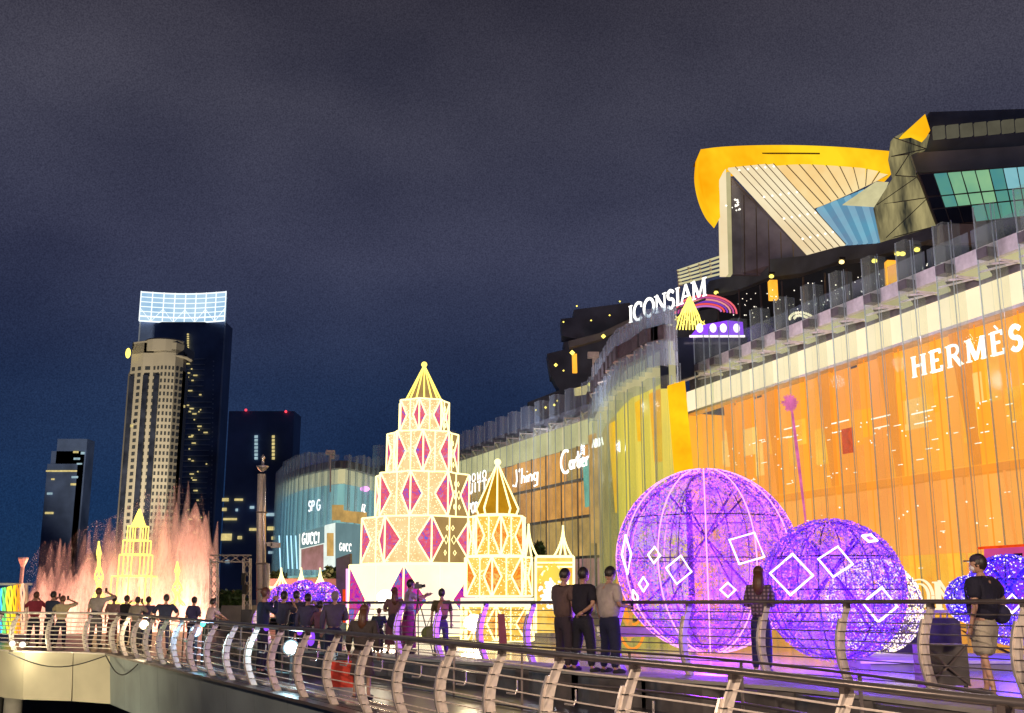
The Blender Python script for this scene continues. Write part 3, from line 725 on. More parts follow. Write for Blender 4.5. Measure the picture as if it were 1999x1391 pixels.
# ---- C: the far wing
def wing(P0, P1, sp, mats_up, cool, name='lit_wall', zt=17.6):
    d = (P1 - P0).normalized(); L = (P1 - P0).length; n = Vector((-d.y, d.x, 0)); n = n if n.dot(-P0) > 0 else -n
    rz = ang(P0, P1) + math.pi; k = round(L / sp); st = L / k
    slab(P0, P1, n, .3, -.2, 15.3, 16.0, 'canopy_edge', M['dark_slab2'], mall)
    slab(P0, P1, n, 0, -.5, 13.1, 14.9, 'lit_fascia', M['grey_glow'], mall)
    slab(P0, P1, n, .15, -.4, 14.9, 15.3, 'fascia_trim', M['canopy'], mall)
    for i in range(k):
        p = P0 + d * st * i; q = p + d * st
        fin(p + n * 1.0, rz, .2, 15.4); fin(p + n * .8, rz, 15.6, zt, True, wdt=1.5)
        MB().beam(V(p + n * 1.1, 15.2), V(p.lerp(q, .5) + n * .2, 15.0), .1).beam(V(p.lerp(q, .5) + n * .2, 15.0), V(q + n * 1.1, 15.2), .1).build('zigzag_bar', M['white_metal'], mall)
        for j, (z0, z1) in enumerate(((.2, 4.2), (4.4, 7.3), (7.5, 10.2), (10.4, 13.0))):
            m_ = mats_up[j]; m_ = m_[rnd.randrange(len(m_))]
            dz = rnd.uniform(0, .5)
            MB().prism([V(p + d * .06 - n * dz, z0), V(q - d * .06 - n * (.5 - dz), z0), V(q - d * .06 - n * (.5 - dz), z1), V(p + d * .06 - n * dz, z1)], tuple(-n * .2)).build(name, M[m_], mall)
        MB().beam(V(p + n * .05, .2), V(p + n * .05, 13), .12).build('mullion', M['steel_dark'], mall)
    for z in (4.3, 7.4, 10.3):
        slab(P0, P1, n, .1, -.9, z - .1, z + .1, 'floor_slab', M['steel_dark'], mall)
wing(C_start, C_end, 3.0, [['pink_lit', 'olive_lit'], ['olive_lit', 'tan_lit2'], ['tan_lit2', 'tan_lit'], ['tan_lit', 'tan_lit', 'tan_lit2']], False)
wing(C_end, C_far, 3.2, [['olive_lit'], ['olive_lit'], ['olive_lit', 'tan_lit2'], ['olive_lit', 'cyan_lit']], True, zt=18.4)
# teal screen and pillar near the bay
dC = (C_end - C_start).normalized(); nC = Vector((-dC.y, dC.x, 0)); nC = nC if nC.dot(-C_start) > 0 else -nC
def onC(x, y, off=.3): return onwall(x, y, C_start + nC * off, C_end + nC * off)
MB().prism([onC(1137, 900), onC(1156, 893), onC(1158, 985), onC(1142, 990)], tuple(-nC * .1)).build('teal_screen', M['teal_lit'], mall)
MB().prism([onC(1160, 850), onC(1172, 846), onC(1178, 1060), onC(1166, 1060)], tuple(nC * .5)).build('pillar', M['tan_lit2'], mall)

# ---- D: the curved corner wing with the two-storey fashion shop
wingD = thing('corner_wing', 'curved glass corner wing with cyan lit walls and big shop windows', 'building', (-18, 118, 0))
D = [Vector((gx(x_, Y_), Y_, 0)) for x_, Y_ in ((542, 138), (556, 130), (580, 124), (610, 120), (635, 117.5), (662, 116), (690, 119), (720, 124), (760, 131))]
for i, (p, q) in enumerate(zip(D, D[1:])):
    d = (q - p).normalized(); n = Vector((d.y, -d.x, 0)); rz = ang(p, q)
    slab(p, q, n, 0, -.5, 13.1, 14.6, 'lit_fascia', M['grey_glow'], wingD)
    slab(p, q, n, .4, -.3, 14.7, 15.5, 'canopy_edge', M['dark_slab2'], wingD)
    slab(p, q, n, 0, -.4, 3.2, 13.0, 'lit_wall', M['cyan_lit'], wingD)
    slab(p, q, n, .05, -.5, .2, 3.2, 'plinth', M['olive_lit'], wingD)
    L = (q - p).length; k = max(2, round(L / 1.5))
    for j in range(k):
        a_ = p + d * L * j / k + n * .8
        f = inst('glass_fin', fin_cool, wingD, V(a_, 3.4) - wingD.location, rz, (.9, 1, 13.2 + .5 * math.sin(i))); inst('fin_edge', edge_mesh, f)
def onD(k, x, y, off=.6):
    p, q = D[k], D[k + 1]; d = (q - p).normalized(); n = Vector((d.y, -d.x, 0)); return onwall(x, y, p + n * off, q + n * off)
def quadD(k, x0, x1, yt0, yt1, yb0, yb1, name, mat, off=.6):
    p, q = D[k], D[k + 1]; d = (q - p).normalized(); n = Vector((d.y, -d.x, 0))
    MB().prism([onD(k, x0, yb0, off), onD(k, x1, yb1, off), onD(k, x1, yt1, off), onD(k, x0, yt0, off)], tuple(-n * .2)).build(name, mat, wingD)
quadD(3, 584, 632, 1042, 1027, 1112, 1112, 'shop_window', M['shop_white'], 1.05)
quadD(3, 588, 630, 1072, 1062, 1112, 1112, 'shop_door', M['pink_lit'], 1.15)
quadD(3, 586, 630, 1040, 1027, 1070, 1059, 'sign_board', M['sign_grey'], 1.3)
quadD(4, 634, 655, 1025, 1020, 1110, 1110, 'poster_panel', M['shop_white'], 1.2)
quadD(4, 638, 650, 1040, 1040, 1085, 1085, 'poster_figure', M['tan_lit2'], 1.3)
quadD(5, 658, 690, 1020, 1023, 1110, 1110, 'sign_board', M['sign_grey'], 1.3)
quadD(6, 690, 712, 1023, 1026, 1110, 1110, 'sign_board', M['sign_grey'], 1.3)
quadD(4, 648, 668, 985, 985, 1015, 1015, 'upper_window', M['tan_lit2'], 1.0)
quadD(5, 668, 690, 995, 998, 1018, 1020, 'upper_window', M['tan_lit2'], 1.0)
quadD(6, 692, 716, 998, 1000, 1020, 1024, 'upper_window', M['tan_lit2'], 1.0)
for x_ in (560, 568, 577, 545): MB().beam(at(x_, 1045, 119), at(x_ + 3, 1110, 119), .12).build('light_strip', M['neon_blue'], wingD)

# signs on the mall
def sign(name, label, text, px0, px1, A, B, off, h, mat, **k):
    n = Vector(((B - A).y, -(B - A).x, 0)).normalized()
    if n.dot(-A) < 0: n = -n
    p = onwall(px0[0], px0[1], A + n * off, B + n * off); q = onwall(px1[0], px1[1], A + n * off, B + n * off); q.z = p.z
    s = thing(name, label, 'sign', tuple(p)); ux = (q - p).normalized()
    w = lettering(text, p, ux, h, mat, s, **k); return s
s_len = lambda: None
letter_w = glow('sign_letter_white', (1, .97, .9, 1), 1.9, sample=False)
sign('store_sign', 'large white HERMÈS letters over the orange shop front', 'HERMÈS', (1782, 738), (1999, 672), A0, A1, .1, 1.0, letter_w, sx=1.12, gap=.22, thick=.2, thin=.12)
sign('store_sign', 'white script Cartier letters on the far wing', 'cartier', (1094, 921), (1140, 905), C_start, C_end, 1.3, 1.4, letter_w, thick=.14, thin=.11, sx=1.35, serif=False)
sign('store_sign', 'small white script sign left of the Cartier letters', "J'hing", (1000, 948), (1060, 930), C_start, C_end, 1.3, 1.3, letter_w, thick=.12, thin=.1, sx=2.0, serif=False)
sign('store_sign', 'white letters POP below VUITTON behind the small yellow tree', 'POP', (915, 1002), (960, 992), C_start, C_end, 1.3, .95, letter_w, thick=.15, serif=False, sx=1.1)
sign('store_sign', 'white VUITTON letters between the two lit trees', 'VUITTON', (906, 966), (960, 953), C_start, C_end, 1.3, .95, letter_w, thick=.18, serif=False, sx=1.5, gap=.3)
sign('store_sign', 'white round letters above the VUITTON letters', 'QOMO', (912, 943), (960, 930), C_start, C_end, 1.3, .75, letter_w, thick=.15, serif=False, sx=1.5, gap=.4)
sign('store_sign', 'tiny white letters, a reflection modelled as solid type, at the end of the far wing', 'ABBA', (1156, 874), (1180, 868), C_start, C_end, 3.2, .55, letter_w, thick=.2, serif=False)  # mirrored lettering in the glass, built as solid glowing letters
for (k_, x0, x1, y0, lab, hh) in ((3, 590, 628, 1062, 'GUCCI letters on the grey board above the shop door', 1.15), (5, 662, 700, 1074, 'GUCCI letters on the plain grey board beside the tall tree', .75)):
    p = onD(k_, x0, y0, 1.45); q = onD(k_, x1, y0 - (6 if k_ == 3 else 0), 1.45); q.z = p.z; s = thing('store_sign', 'white ' + lab, 'sign', tuple(p))
    lettering('GUCCI', p, (q - p).normalized(), hh, letter_w, s, thick=.13, thin=.10, gap=.12 if k_ == 3 else .2, serif=False, sx=.82)
p = onD(3, 602, 998, 1.5); q = onD(3, 640, 990, 1.5); q.z = p.z
s = thing('store_sign', 'faint white letters SP high on the curved corner wing', 'sign', tuple(p)); lettering('SP G', p, (q - p).normalized(), 1.1, M['crown_bar'], s, thick=.15, serif=False)
p = onD(6, 705, 998, 1.5); q = onD(6, 720, 998, 1.5); q.z = p.z
s = thing('store_sign', 'small white letters AZ near the pink lamp', 'sign', tuple(p)); lettering('AZ', p, (q - p).normalized(), .8, letter_w, s, thick=.18, serif=False)
MB().ball(at(712, 954, 120), .55, .4, .3).build('pink_lamp', M['neon_pink'], label='small pink glowing lamp on the corner wing roof', cat='lamp')

# ================================================================ UPPER LEVELS
def plate(name, pts, mat, parent, thick=2.0, **k):
    """polygon through pixel/depth points (x, y, Y), extruded away from the camera"""
    return MB().prism([at(*p) for p in pts], (0, thick, 0)).build(name, mat, parent, **k)
up = thing('upper_terraces', 'dark stepped terraces with downlights above the glass fins', 'building', (30, 92, 14))
zig = [(2120, 392), (1999, 425), (1930, 436), (1830, 440), (1712, 475), (1640, 480), (1570, 499), (1500, 506), (1440, 535), (1385, 548)]
zib = [(2120, 432), (1999, 462), (1930, 470), (1820, 466), (1710, 500), (1640, 508), (1570, 532), (1500, 541), (1440, 566), (1385, 575)]
dep = [66, 70, 73, 77, 82, 86, 90, 94, 98, 102]
for i in range(len(zig) - 1):
    plate('parapet', [(zig[i][0], zig[i][1], dep[i]), (zig[i + 1][0], zig[i + 1][1], dep[i + 1]), (zib[i + 1][0], zib[i + 1][1], dep[i + 1]), (zib[i][0], zib[i][1], dep[i])], M['dark_slab'], up, 1.5)
plate('back_wall', [(2120, 400, 78), (1385, 560, 108), (1310, 720, 108), (1500, 720, 100), (2120, 560, 78)], M['dark_glass'], up, 1)
plate('cladding_panel', [(1835, 438, 74), (1908, 436, 73), (1906, 474, 73), (1835, 474, 74)], M['dark_slab2'], up, .5)
for i in range(14):
    x_ = 1400 + i * 42; y0 = 575 - (x_ - 1385) * .19
    MB().beam(at(x_, y0, 92 - i * 1.1), at(x_ + 3, y0 + 62, 92 - i * 1.1), .12).build('mullion', M['steel_dark'], up)
# balustrade glass behind fins
for i in range(11):
    s0 = LA * i / 11 + .1; s1 = LA * (i + 1) / 11 - .1; p = A0 + dirA * s0 - nrmA * 2.6; q = A0 + dirA * s1 - nrmA * 2.6
    MB().prism([V(p, 16.2), V(q, 16.2), V(q, 18.6), V(p, 18.6)], tuple(-nrmA * .04)).build('balustrade_pane', M['glass_cool'], up)
m_w = M['win_y']
for i, (x_, y_, Y_) in enumerate(((1643, 511, 84), (1707, 509, 80), (1752, 495, 77), (1762, 495, 77), (1790, 487, 75), (1506, 539, 92), (1398, 571, 100))):
    l_ = thing('downlight', 'glowing round downlight under the dark parapet, ' + ('leftmost, beside the sign', 'second from the left', 'third from the left', 'fourth from the left', 'left one of the close pair', 'right one of the close pair', 'rightmost')[[2, 3, 4, 5, 6, 1, 0][i]], 'light', tuple(at(x_, y_, Y_)), group='downlights under the dark parapet')
    MB().ball(at(x_, y_, Y_), .22, .22, .16).build('bulb', glow('downlight_%d' % i, (1, .72, .25, 1), 3, sample=False) if i == 0 else M['neon_y'], l_); MB().box(at(x_, y_, Y_) + Vector((0, 0, .25)), (.5, .5, .2)).build('housing', M['black'], l_)
    if i in (5, 6, 2, 0): lamp('SPOT', 'downlight_beam', tuple(at(x_, y_, Y_) + Vector((0, -.3, -.3))), 700, (1, .6, .2), .1, aim=tuple(at(x_, y_ + 100, Y_)), spot=90)
for (x_, Y_) in ((1508, 92.4), (1738, 79)):
    MB().beam(at(x_, 548 if x_ < 1600 else 510, Y_), at(x_ + 2, 585 if x_ < 1600 else 560, Y_), .7).build('terrace_pillar', M['neon_y'] if 0 else M['org_gold'], up)
# sparkle of terrace lamps behind the fins
m_ = MB()
for k in range(110):
    x_ = rnd.uniform(1430, 1850); y_ = 585 - (x_ - 1430) * .17 + rnd.uniform(-8, 45); m_.dot(at(x_, y_, 96 - (x_ - 1400) * .045), rnd.uniform(.03, .075))
m_.build('terrace_lamps', M['white_lit'], kind='stuff', label='sprinkle of tiny lamps behind the terrace glass')
m_ = MB()
for k in range(16):
    t = math.pi * k / 15; m_.dot(at(1566 - 24 * math.cos(t), 625 - 15 * math.sin(t) - 3 * math.cos(t), 74), .13)
    m_.dot(at(1566 - 15 * math.cos(t), 624 - 8 * math.sin(t) - 3 * math.cos(t), 74), .12)
m_.build('lamp_fan', M['led_warm'], label='fan shaped cluster of warm lamps behind a clear fin', cat='light')

# golden roof
roof = thing('golden_roof', 'boat shaped roof with glowing gold rim and pale ribbed soffit', 'roof', tuple(at(1500, 500, 96)))
YR = 96
def curve_px(pts, n=8):
    return [(q.x, q.y, q.z) for q in smooth_path([Vector((a, b, c)) for a, b, c in pts], n)]
top = curve_px([(1368, 291, 92), (1410, 286, 93), (1480, 283, 95), (1560, 283, 97), (1650, 287, 99), (1743, 295, 101)])
bot = curve_px([(1404, 350, 92), (1425, 323, 93), (1490, 318, 95), (1560, 316, 97), (1650, 320, 99), (1746, 333, 101)])
for i in range(len(top) - 1):
    MB().prism([at(*top[i]), at(*top[i + 1]), at(*bot[i + 1]), at(*bot[i])], (0, 3, 0)).build('gold_rim', M['gold'], roof)
m_ = MB()
for i in range(len(top) - 1):
    a_, b_ = at(*top[i]), at(*top[i + 1]); h_ = .42 * math.sin(math.pi * min(1, (i + 3) / len(top)))
    m_.prism([a_, b_, b_ + Vector((0, 1.5, h_)), a_ + Vector((0, 1.5, h_))], (0, 3, 0))
m_.build('rim_edge', M['gold_dark'], roof)
lob_o = curve_px([(1368, 291, 92), (1366, 330, 92), (1374, 370, 92), (1388, 402, 92), (1405, 423, 92)], 5)
lob_i = curve_px([(1404, 350, 92), (1404, 365, 92), (1405, 385, 92), (1405, 405, 92), (1406, 423.5, 92)], 5)
for i in range(len(lob_o) - 1): MB().prism([at(*lob_o[i]), at(*lob_i[i]), at(*lob_i[i + 1]), at(*lob_o[i + 1])], (0, 3, 0)).build('gold_rim', M['gold'], roof)
for (x0, x1, y0, mm) in ((1458, 1600, 299, 'gold_dark'),):
    m_ = MB()
    for k in range(6): m_.beam(at(x0 + (x1 - x0) * k / 6, y0 + (k - 3) ** 2 * .05, 94.6 + k * .45), at(x0 + (x1 - x0) * (k + 1) / 6, y0 + (k - 2) ** 2 * .05, 95.05 + k * .45), .12)
    m_.build('rim_groove', M[mm], roof)
plate('column', [(1405, 330, 93), (1417, 324, 93), (1422, 534, 93), (1409, 534, 93)], M['rib_white'], roof, 1)
plate('column', [(1419, 335, 93.5), (1426, 335, 93.5), (1430, 534, 93.5), (1423, 534, 93.5)], M['cream_dim'], roof, 1)
plate('glass_wall', [(1428, 345, 95), (1580, 495, 92), (1560, 540, 95), (1430, 535, 95)], M['roof_glass'], roof, .4)
for k in range(5):
    MB().beam(at(1452 + k * 24, 380 + k * 24, 92.5), at(1454 + k * 24, 537, 93), .08).build('mullion', M['steel_dark'], roof)
m_ = MB(); r5 = random.Random(9)
for k in range(14): m_.dot(at(r5.gauss(1438, 9), r5.gauss(402, 12), 92), r5.uniform(.06, .16))
m_.build('reflected_lamps', M['white_lit'], roof, kind='stuff')  # glowing dots drawn as lamp reflections in the glass
nr = 6
for k in range(nr):
    u0, u1 = k / nr, (k + 1) / nr - .02
    A_ = lambda u: (1422 + 88 * u, 327 - 9 * u, 93.0 + u * 3); B_ = lambda u: (1578 + 74 * u, 496 - 19 * u, 90 + u * 4)
    o_ = .25 * (k % 2)
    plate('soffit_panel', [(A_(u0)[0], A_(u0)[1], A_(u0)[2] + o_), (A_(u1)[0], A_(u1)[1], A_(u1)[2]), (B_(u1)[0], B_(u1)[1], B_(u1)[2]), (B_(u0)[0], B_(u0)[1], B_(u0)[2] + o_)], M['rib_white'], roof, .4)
    MB().beam(at(*A_(u1)) + Vector((0, -.1, 0)), at(*B_(u1)) + Vector((0, -.1, 0)), .07).build('soffit_rib', M['rib_line'], roof)
m_ = MB()
for r_ in (.06, .38, .63, .86):
    for k in range(5):
        u = (k + .6) / 5.2; a_, b_ = at(*A_(u)), at(*B_(u)); m_.dot(a_.lerp(b_, r_) + Vector((0, -.5, 0)), .13)
m_.build('soffit_lights', M['white_lit'], roof, kind='stuff')
nf = 9
for k in range(nf):
    u0, u1 = k / nf, (k + 1) / nf
    T_ = lambda u: (1506 + 240 * u, 318 + 4 * u + 12 * u * u, 96.5 + 5 * u); Bq = lambda u: (1590 + 125 * u ** .9, 405 - 55 * u, 99 + 4 * u)
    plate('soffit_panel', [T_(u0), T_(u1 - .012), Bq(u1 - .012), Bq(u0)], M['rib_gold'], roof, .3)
    MB().beam(at(*T_(u1)), at(*Bq(u1)), .07).build('soffit_rib', M['rib_line'], roof)
for k in range(9):
    u0, u1 = k / 9, (k + 1) / 9 - .022
    T_ = lambda u: (1596 + 120 * u, 405 - 48 * u, 100 - u); Bq = lambda u: (1648 + 88 * u, 476 - 6 * u, 98 - u)
    plate('blue_wall_panel', [T_(u0), T_(u1), Bq(u1), Bq(u0)], M['blue_panel'] if k % 2 else M['blue_panel2'], roof, .5)
plate('glass_gable', [(1646, 398, 97), (1710, 354, 96), (1735, 355, 95), (1716, 402, 95)], M['grey_glow'], roof, .3)
# pergola left of the column
pg = thing('rooftop_pergola', 'pale slatted pergola beside the roof column above the sign', 'pergola', tuple(at(1370, 530, 99)))
for k in range(5):
    u = k / 4; MB().beam(at(1323 + 3 * u, 528 + 26 * u, 100 - 3 * u), at(1407, 500 + 34 * u, 97 - 2 * u), .25, .12).build('slat', M['grey_glow'], pg)
for k in range(5):
    u = k / 4; MB().beam(at(1323 + 84 * u, 528 - 28 * u, 100 - 3 * u), at(1330 + 78 * u, 556 - 22 * u, 97 - 2 * u), .2, .12).build('beam', M['canopy'], pg)
MB().beam(at(1324, 530, 100), at(1326, 570, 100), .18).build('post', M['canopy'], pg)

# gem shaped glass building
gem = thing('faceted_tower', 'faceted dark glass building with teal windows right of the golden roof', 'building', tuple(at(1850, 440, 84)))
plate('wall', [(1800, 262, 87), (1815, 218, 87), (1999, 212, 84), (2100, 190, 82), (2100, 470, 82), (1830, 440, 85), (1780, 330, 86)], M['dark_slab'], gem, 4)
plate('cladding', [(1778, 298, 85.5), (1990, 285, 83), (2100, 262, 81), (2100, 320, 81), (1990, 325, 83), (1790, 336, 85.5)], M['dark_slab2'], gem, 1)
for k in range(8):
    x0 = 1822 + k * 27; x1 = x0 + 22
    plate('window', [(x0, 246 - k * 2.4, 83.6 - k*.3), (x1, 243.6 - k * 2.4, 83.3 - k*.3), (x1 + 2, 268 - k * 2.4, 83.3 - k*.3), (x0 + 2, 270.5 - k * 2.4, 83.6 - k*.3)], M['grey_win'], gem, .3)
def gemq(u, v):
    a_ = (1795 + 245 * u, 341 - 19 * u); b_ = (1832 + 220 * u, 440 - 26 * u)
    return (a_[0] + (b_[0] - a_[0]) * v, a_[1] + (b_[1] - a_[1]) * v, 81.8 - 2.2 * u)
plate('window_frame', [gemq(-.01, -.03), gemq(1, -.03), gemq(1, 1.02), gemq(-.01, 1.02)], M['steel_dark'], gem, .25)
for k in range(9):
    for v0, v1 in ((0, .42), (.45, .66), (.69, 1)):
        g0, g1, g2, g3 = gemq(k / 9 + .006, v0), gemq((k + 1) / 9 - .006, v0), gemq((k + 1) / 9 - .006, v1), gemq(k / 9 + .006, v1)
        plate('window', [(g_[0], g_[1], g_[2] - .08) for g_ in (g0, g1, g2, g3)], M['dark_glass'] if k == 0 or (v0 > .6 and k in (1, 2)) else M['green_win'] if k in (2, 3, 4) and v0 < .6 else M['sky_win'] if k > 5 and v0 < .3 else M['teal_win'], gem, .06)
fac = [(1745, 268), (1776, 250), (1815, 262), (1808, 290), (1775, 300), (1790, 345), (1812, 385), (1830, 440), (1725, 468), (1711, 400), (1748, 342), (1740, 305)]
cuts = [([0, 1, 2, 3, 4, 11], 84.6), ([11, 4, 5, 10], 84.2), ([10, 5, 6, 9], 83.8), ([9, 6, 7, 8], 83.4)]
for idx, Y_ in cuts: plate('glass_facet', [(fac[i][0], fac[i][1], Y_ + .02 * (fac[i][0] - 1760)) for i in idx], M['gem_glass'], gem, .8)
for a_, b_ in ((0, 3), (11, 4), (10, 5), (9, 6), (8, 7), (4, 10), (5, 9), (3, 11), (6, 8), (5, 6), (6, 7)):
    MB().beam(at(fac[a_][0], fac[a_][1], 83.2), at(fac[b_][0], fac[b_][1], 82.8), .06).build('glazing_bar', M['steel_dark'], gem)
plate('gold_fin', [(1762, 262, 83.5), (1806, 222, 84), (1816, 254, 84), (1808, 268, 84), (1786, 258, 83.6)], M['gold'], gem, 1)
m_ = MB()
for k in range(260):
    p = at(rnd.gauss(1975, 18), rnd.gauss(468, 10), 68 + rnd.random() * 2); q = Vector((rnd.uniform(-.4, .4), rnd.uniform(-.3, .3), rnd.uniform(-.1, .4)))
    m_.quad(p, p + q, p + q * .5 + Vector((.12, 0, .1)))
m_.build('rooftop_shrub', M['leaf'], label='leafy shrub on the terrace edge at the right border', cat='shrub')

# mid dark terraces left of the sign
ter = thing('stepped_terraces', 'dark stepped roof terraces with small lamps above the far wing', 'building', tuple(at(1150, 720, 110)))
for pts in ([(1120, 604), (1230, 590), (1235, 640), (1125, 660)], [(1095, 622), (1130, 618), (1130, 662), (1098, 655)], [(1100, 668), (1240, 630), (1300, 640), (1230, 700), (1110, 705)],
            [(1068, 690), (1160, 668), (1178, 720), (1075, 735)], [(1078, 735), (1165, 708), (1200, 760), (1100, 775)], [(1030, 785), (1120, 750), (1180, 755), (1180, 790), (1060, 810)], [(1180, 640), (1400, 600), (1400, 700), (1180, 760)]):
    plate('terrace_block', [(x_, y_, 112 + (1200 - x_) * .03) for x_, y_ in pts], M['dark_slab'], ter, 3)
plate('parapet', [(1110, 665, 108), (1170, 650, 107), (1230, 622, 106), (1232, 632, 106), (1172, 662, 107), (1112, 678, 108)], M['dark_slab2'], ter, 1)
plate('terrace_pillar', [(1117, 690, 108), (1126, 690, 108), (1127, 726, 108), (1118, 726, 108)], M['org_gold'], ter, .6)
plate('lit_room', [(1120, 758, 107), (1168, 745, 106), (1170, 765, 106), (1122, 772, 107)], M['win_y'], ter, .3)
m_ = MB()
for x_, y_, r_ in ((1117, 688, .28), (1085, 712, .2), (1178, 656, .25), (1100, 723, .1), (1154, 625, .1), (1126, 597, .1), (1100, 628, .1), (1210, 588, .1), (1190, 615, .1), (1082, 790, .15), (1088, 782, .1), (1065, 795, .15), (1150, 750, .2), (1046, 800, .1)): m_.dot(at(x_, y_, 106), r_)
m_.build('terrace_lamps', M['neon_y'], ter, kind='stuff')

# main sign
p = onz(1228, 631, 21.6); q = onz(1378, 577, 21.6)
s = thing('roof_sign', 'large white glowing ICONSIAM letters on the roof edge', 'sign', tuple(p)); L = (q - p).length
tw = sum(GL[c][0] for c in 'ICONSIAM'); hh = 1.32; sxx = L / (tw * hh)
lettering('ICONSIAM', p, (q - p).normalized(), hh, letter_w, s, thick=.16, thin=.09, sx=sxx * 1.02)
MB().beam(p + Vector((0, .3, -.15)), q + Vector((0, .3, -.15)), .12).build('support_rail', M['steel_dark'], s)
m_ = MB()
# roof ornament under the sign: little golden tree, arcs and violet glow
orn = thing('roof_tree', 'small golden light tree in front of the roof sign', 'light sculpture', tuple(at(1345, 645, 70)))
for k in range(9):
    u = k / 8 - .5; MB().tube([at(1346, 577, 70), at(1346 + u * 36, 615, 70 + .4 * math.cos(u * 3)), at(1346 + u * 52, 643, 70)], .05, 5).build('strand', M['neon_y'], orn)
for k in range(6):
    m2 = [at(1322 + k * 10 + 5 * math.cos(j * 1.257 * 2 + 1.57), 622 + (k % 2) * 9 + 7 * math.sin(j * 1.257 * 2 + 1.57), 69.6) for j in range(5)]
    MB().tube(m2, .035, 4, closed=True).build('star', M['neon_y'], orn)
ar = thing('light_arcs', 'red and pink light arcs behind the small roof tree', 'light sculpture', tuple(at(1370, 600, 74)))
for k in range(6):
    MB().tube([at(1378 - (60 - k * 6) * math.cos(math.pi * j / 14), 612 - k * 0 - (36 - k * 5) * math.sin(math.pi * j / 14) - 2 * k * .4, 76) for j in range(15)], .07, 5).build('arc', glow('arc_%d' % k, lin(*((250, 110, 120), (190, 80, 150), (240, 150, 150), (130, 70, 190), (250, 90, 90), (200, 120, 200))[k]), 1.0, sample=False), ar)
bl = thing('violet_display', 'violet blue glowing display on the terrace below the roof sign', 'light display', tuple(at(1400, 640, 68)))
plate('glow_panel', [(1348, 655, 68), (1452, 655, 68), (1450, 628, 68), (1420, 625, 68), (1380, 632, 68), (1362, 638, 68)], M['led_vio'], bl, .4)
MB().beam(at(1346, 656, 67.5), at(1454, 656, 67.5), .12).build('ledge_light', M['led_white'], bl)
for x_ in (1366, 1392, 1412, 1438): MB().ball(at(x_, 640, 67.7), .22, .1, .3).build('white_spot', M['neon_white'], bl)
plate('base', [(1300, 658, 68.5), (1460, 658, 68.5), (1450, 700, 68.5), (1318, 745, 68.5)], M['dark_glass'], up, .5)

# ================================================================ FAR TOWERS
def tower_window_band(m, a, b, z, h, n, gapf=.35):
    for k in range(n):
        p = a.lerp(b, (k + .5 * gapf) / n); q = a.lerp(b, (k + 1 - .5 * gapf) / n)
        d = (b - a).normalized(); nn = Vector((d.y, -d.x, 0)) * .25
        m.prism([V(p + nn, z), V(q + nn, z), V(q + nn, z + h), V(p + nn, z + h)], tuple(-nn))
YT = 600
def zt_(y, Y=YT, x=300): return at(x, y, Y).z
# pale tower
pt = thing('pale_tower', 'tall pale stone tower with curved top and rows of small windows', 'building', (gx(290, 600), 600, 0))
def Pp(x, Y): return Vector((at(x, 900, Y).x, Y, 0))
plan = [Pp(x_ - 11, y_) for x_, y_ in ((248, 618), (252, 604), (276, 600), (296, 600), (318, 598), (340, 600), (356, 606), (362, 618))]
ztop = zt_(665)
for i, (p, q) in enumerate(zip(plan, plan[1:])):
    MB().prism([V(p, -4), V(q, -4), V(q, ztop - (16 if i == 0 or i == 6 else 5 if i > 2 else 0)), V(p, ztop - (16 if i == 0 or i == 6 else 5 if i > 2 else 0))], (0, 6, 0)).build('wall', M['tower'], pt)
mt = MB(); tp_ = plan[1:-1]
mt.prism([V(p, ztop - 7) for p in plan[1:-1]] + [V(plan[-2] + Vector((0, 20, 0)), ztop - 7), V(plan[1] + Vector((0, 20, 0)), ztop - 7)], (0, 0, 6)); 
cc = (plan[3] + plan[4]) / 2 + Vector((0, 10, 0))
mt.lathe([(12.0, ztop - 6), (12.0, ztop + .6), (11.0, ztop + 1.6)], (cc.x, cc.y, 0), 20); mt.build('crown', M['tower'], pt)
MB().lathe([(10.8, ztop - 9.0), (11.2, ztop - 8.8), (11.2, ztop - 8.2), (10.6, ztop - 8)], (Pp(337, 610).x - 4, 610, 0), 16).build('cornice', M['tower'], pt)
for i, nwin in ((1, 2), (2, 1), (3, 3), (4, 3), (5, 2)):
    m_ = MB()
    for f in range(34):
        z = ztop - 17 - f * 3.75
        if z < 4: break
        tower_window_band(m_, plan[i], plan[i + 1], z, 2.0, nwin, .5)
    m_.build('windows', M['tower_win'], pt, kind='stuff')
for u in (Pp(246, 603.2), Pp(273, 599.6), Pp(295, 598.8)):
    MB().box((u.x, u.y - .5, (ztop - 14) / 2), (3.0, .8, ztop - 26)).build('glass_strip', M['dark_glass'], pt)
MB().lathe([(.3, -1), (2.2, -.6), (2.2, .6), (.3, 1)], (0, 0, 0), 14)
b_ = MB().ball(at(250, 689, 598), 1.5, 1, 3.0); b_.build('round_logo', M['neon_y'], pt)
m_ = MB().box(at(257, 831, 597), (1.6, .4, 1.6)).box(at(360, 793, 605), (.8, .4, 1.4)).build('lit_windows', M['win_y'], pt, kind='stuff')
lamp('SPOT', 'tower_floodlight', (-205, 470, 2), 1.5e6, (1, .86, .64), 3, aim=(-203, 600, 75), spot=62)
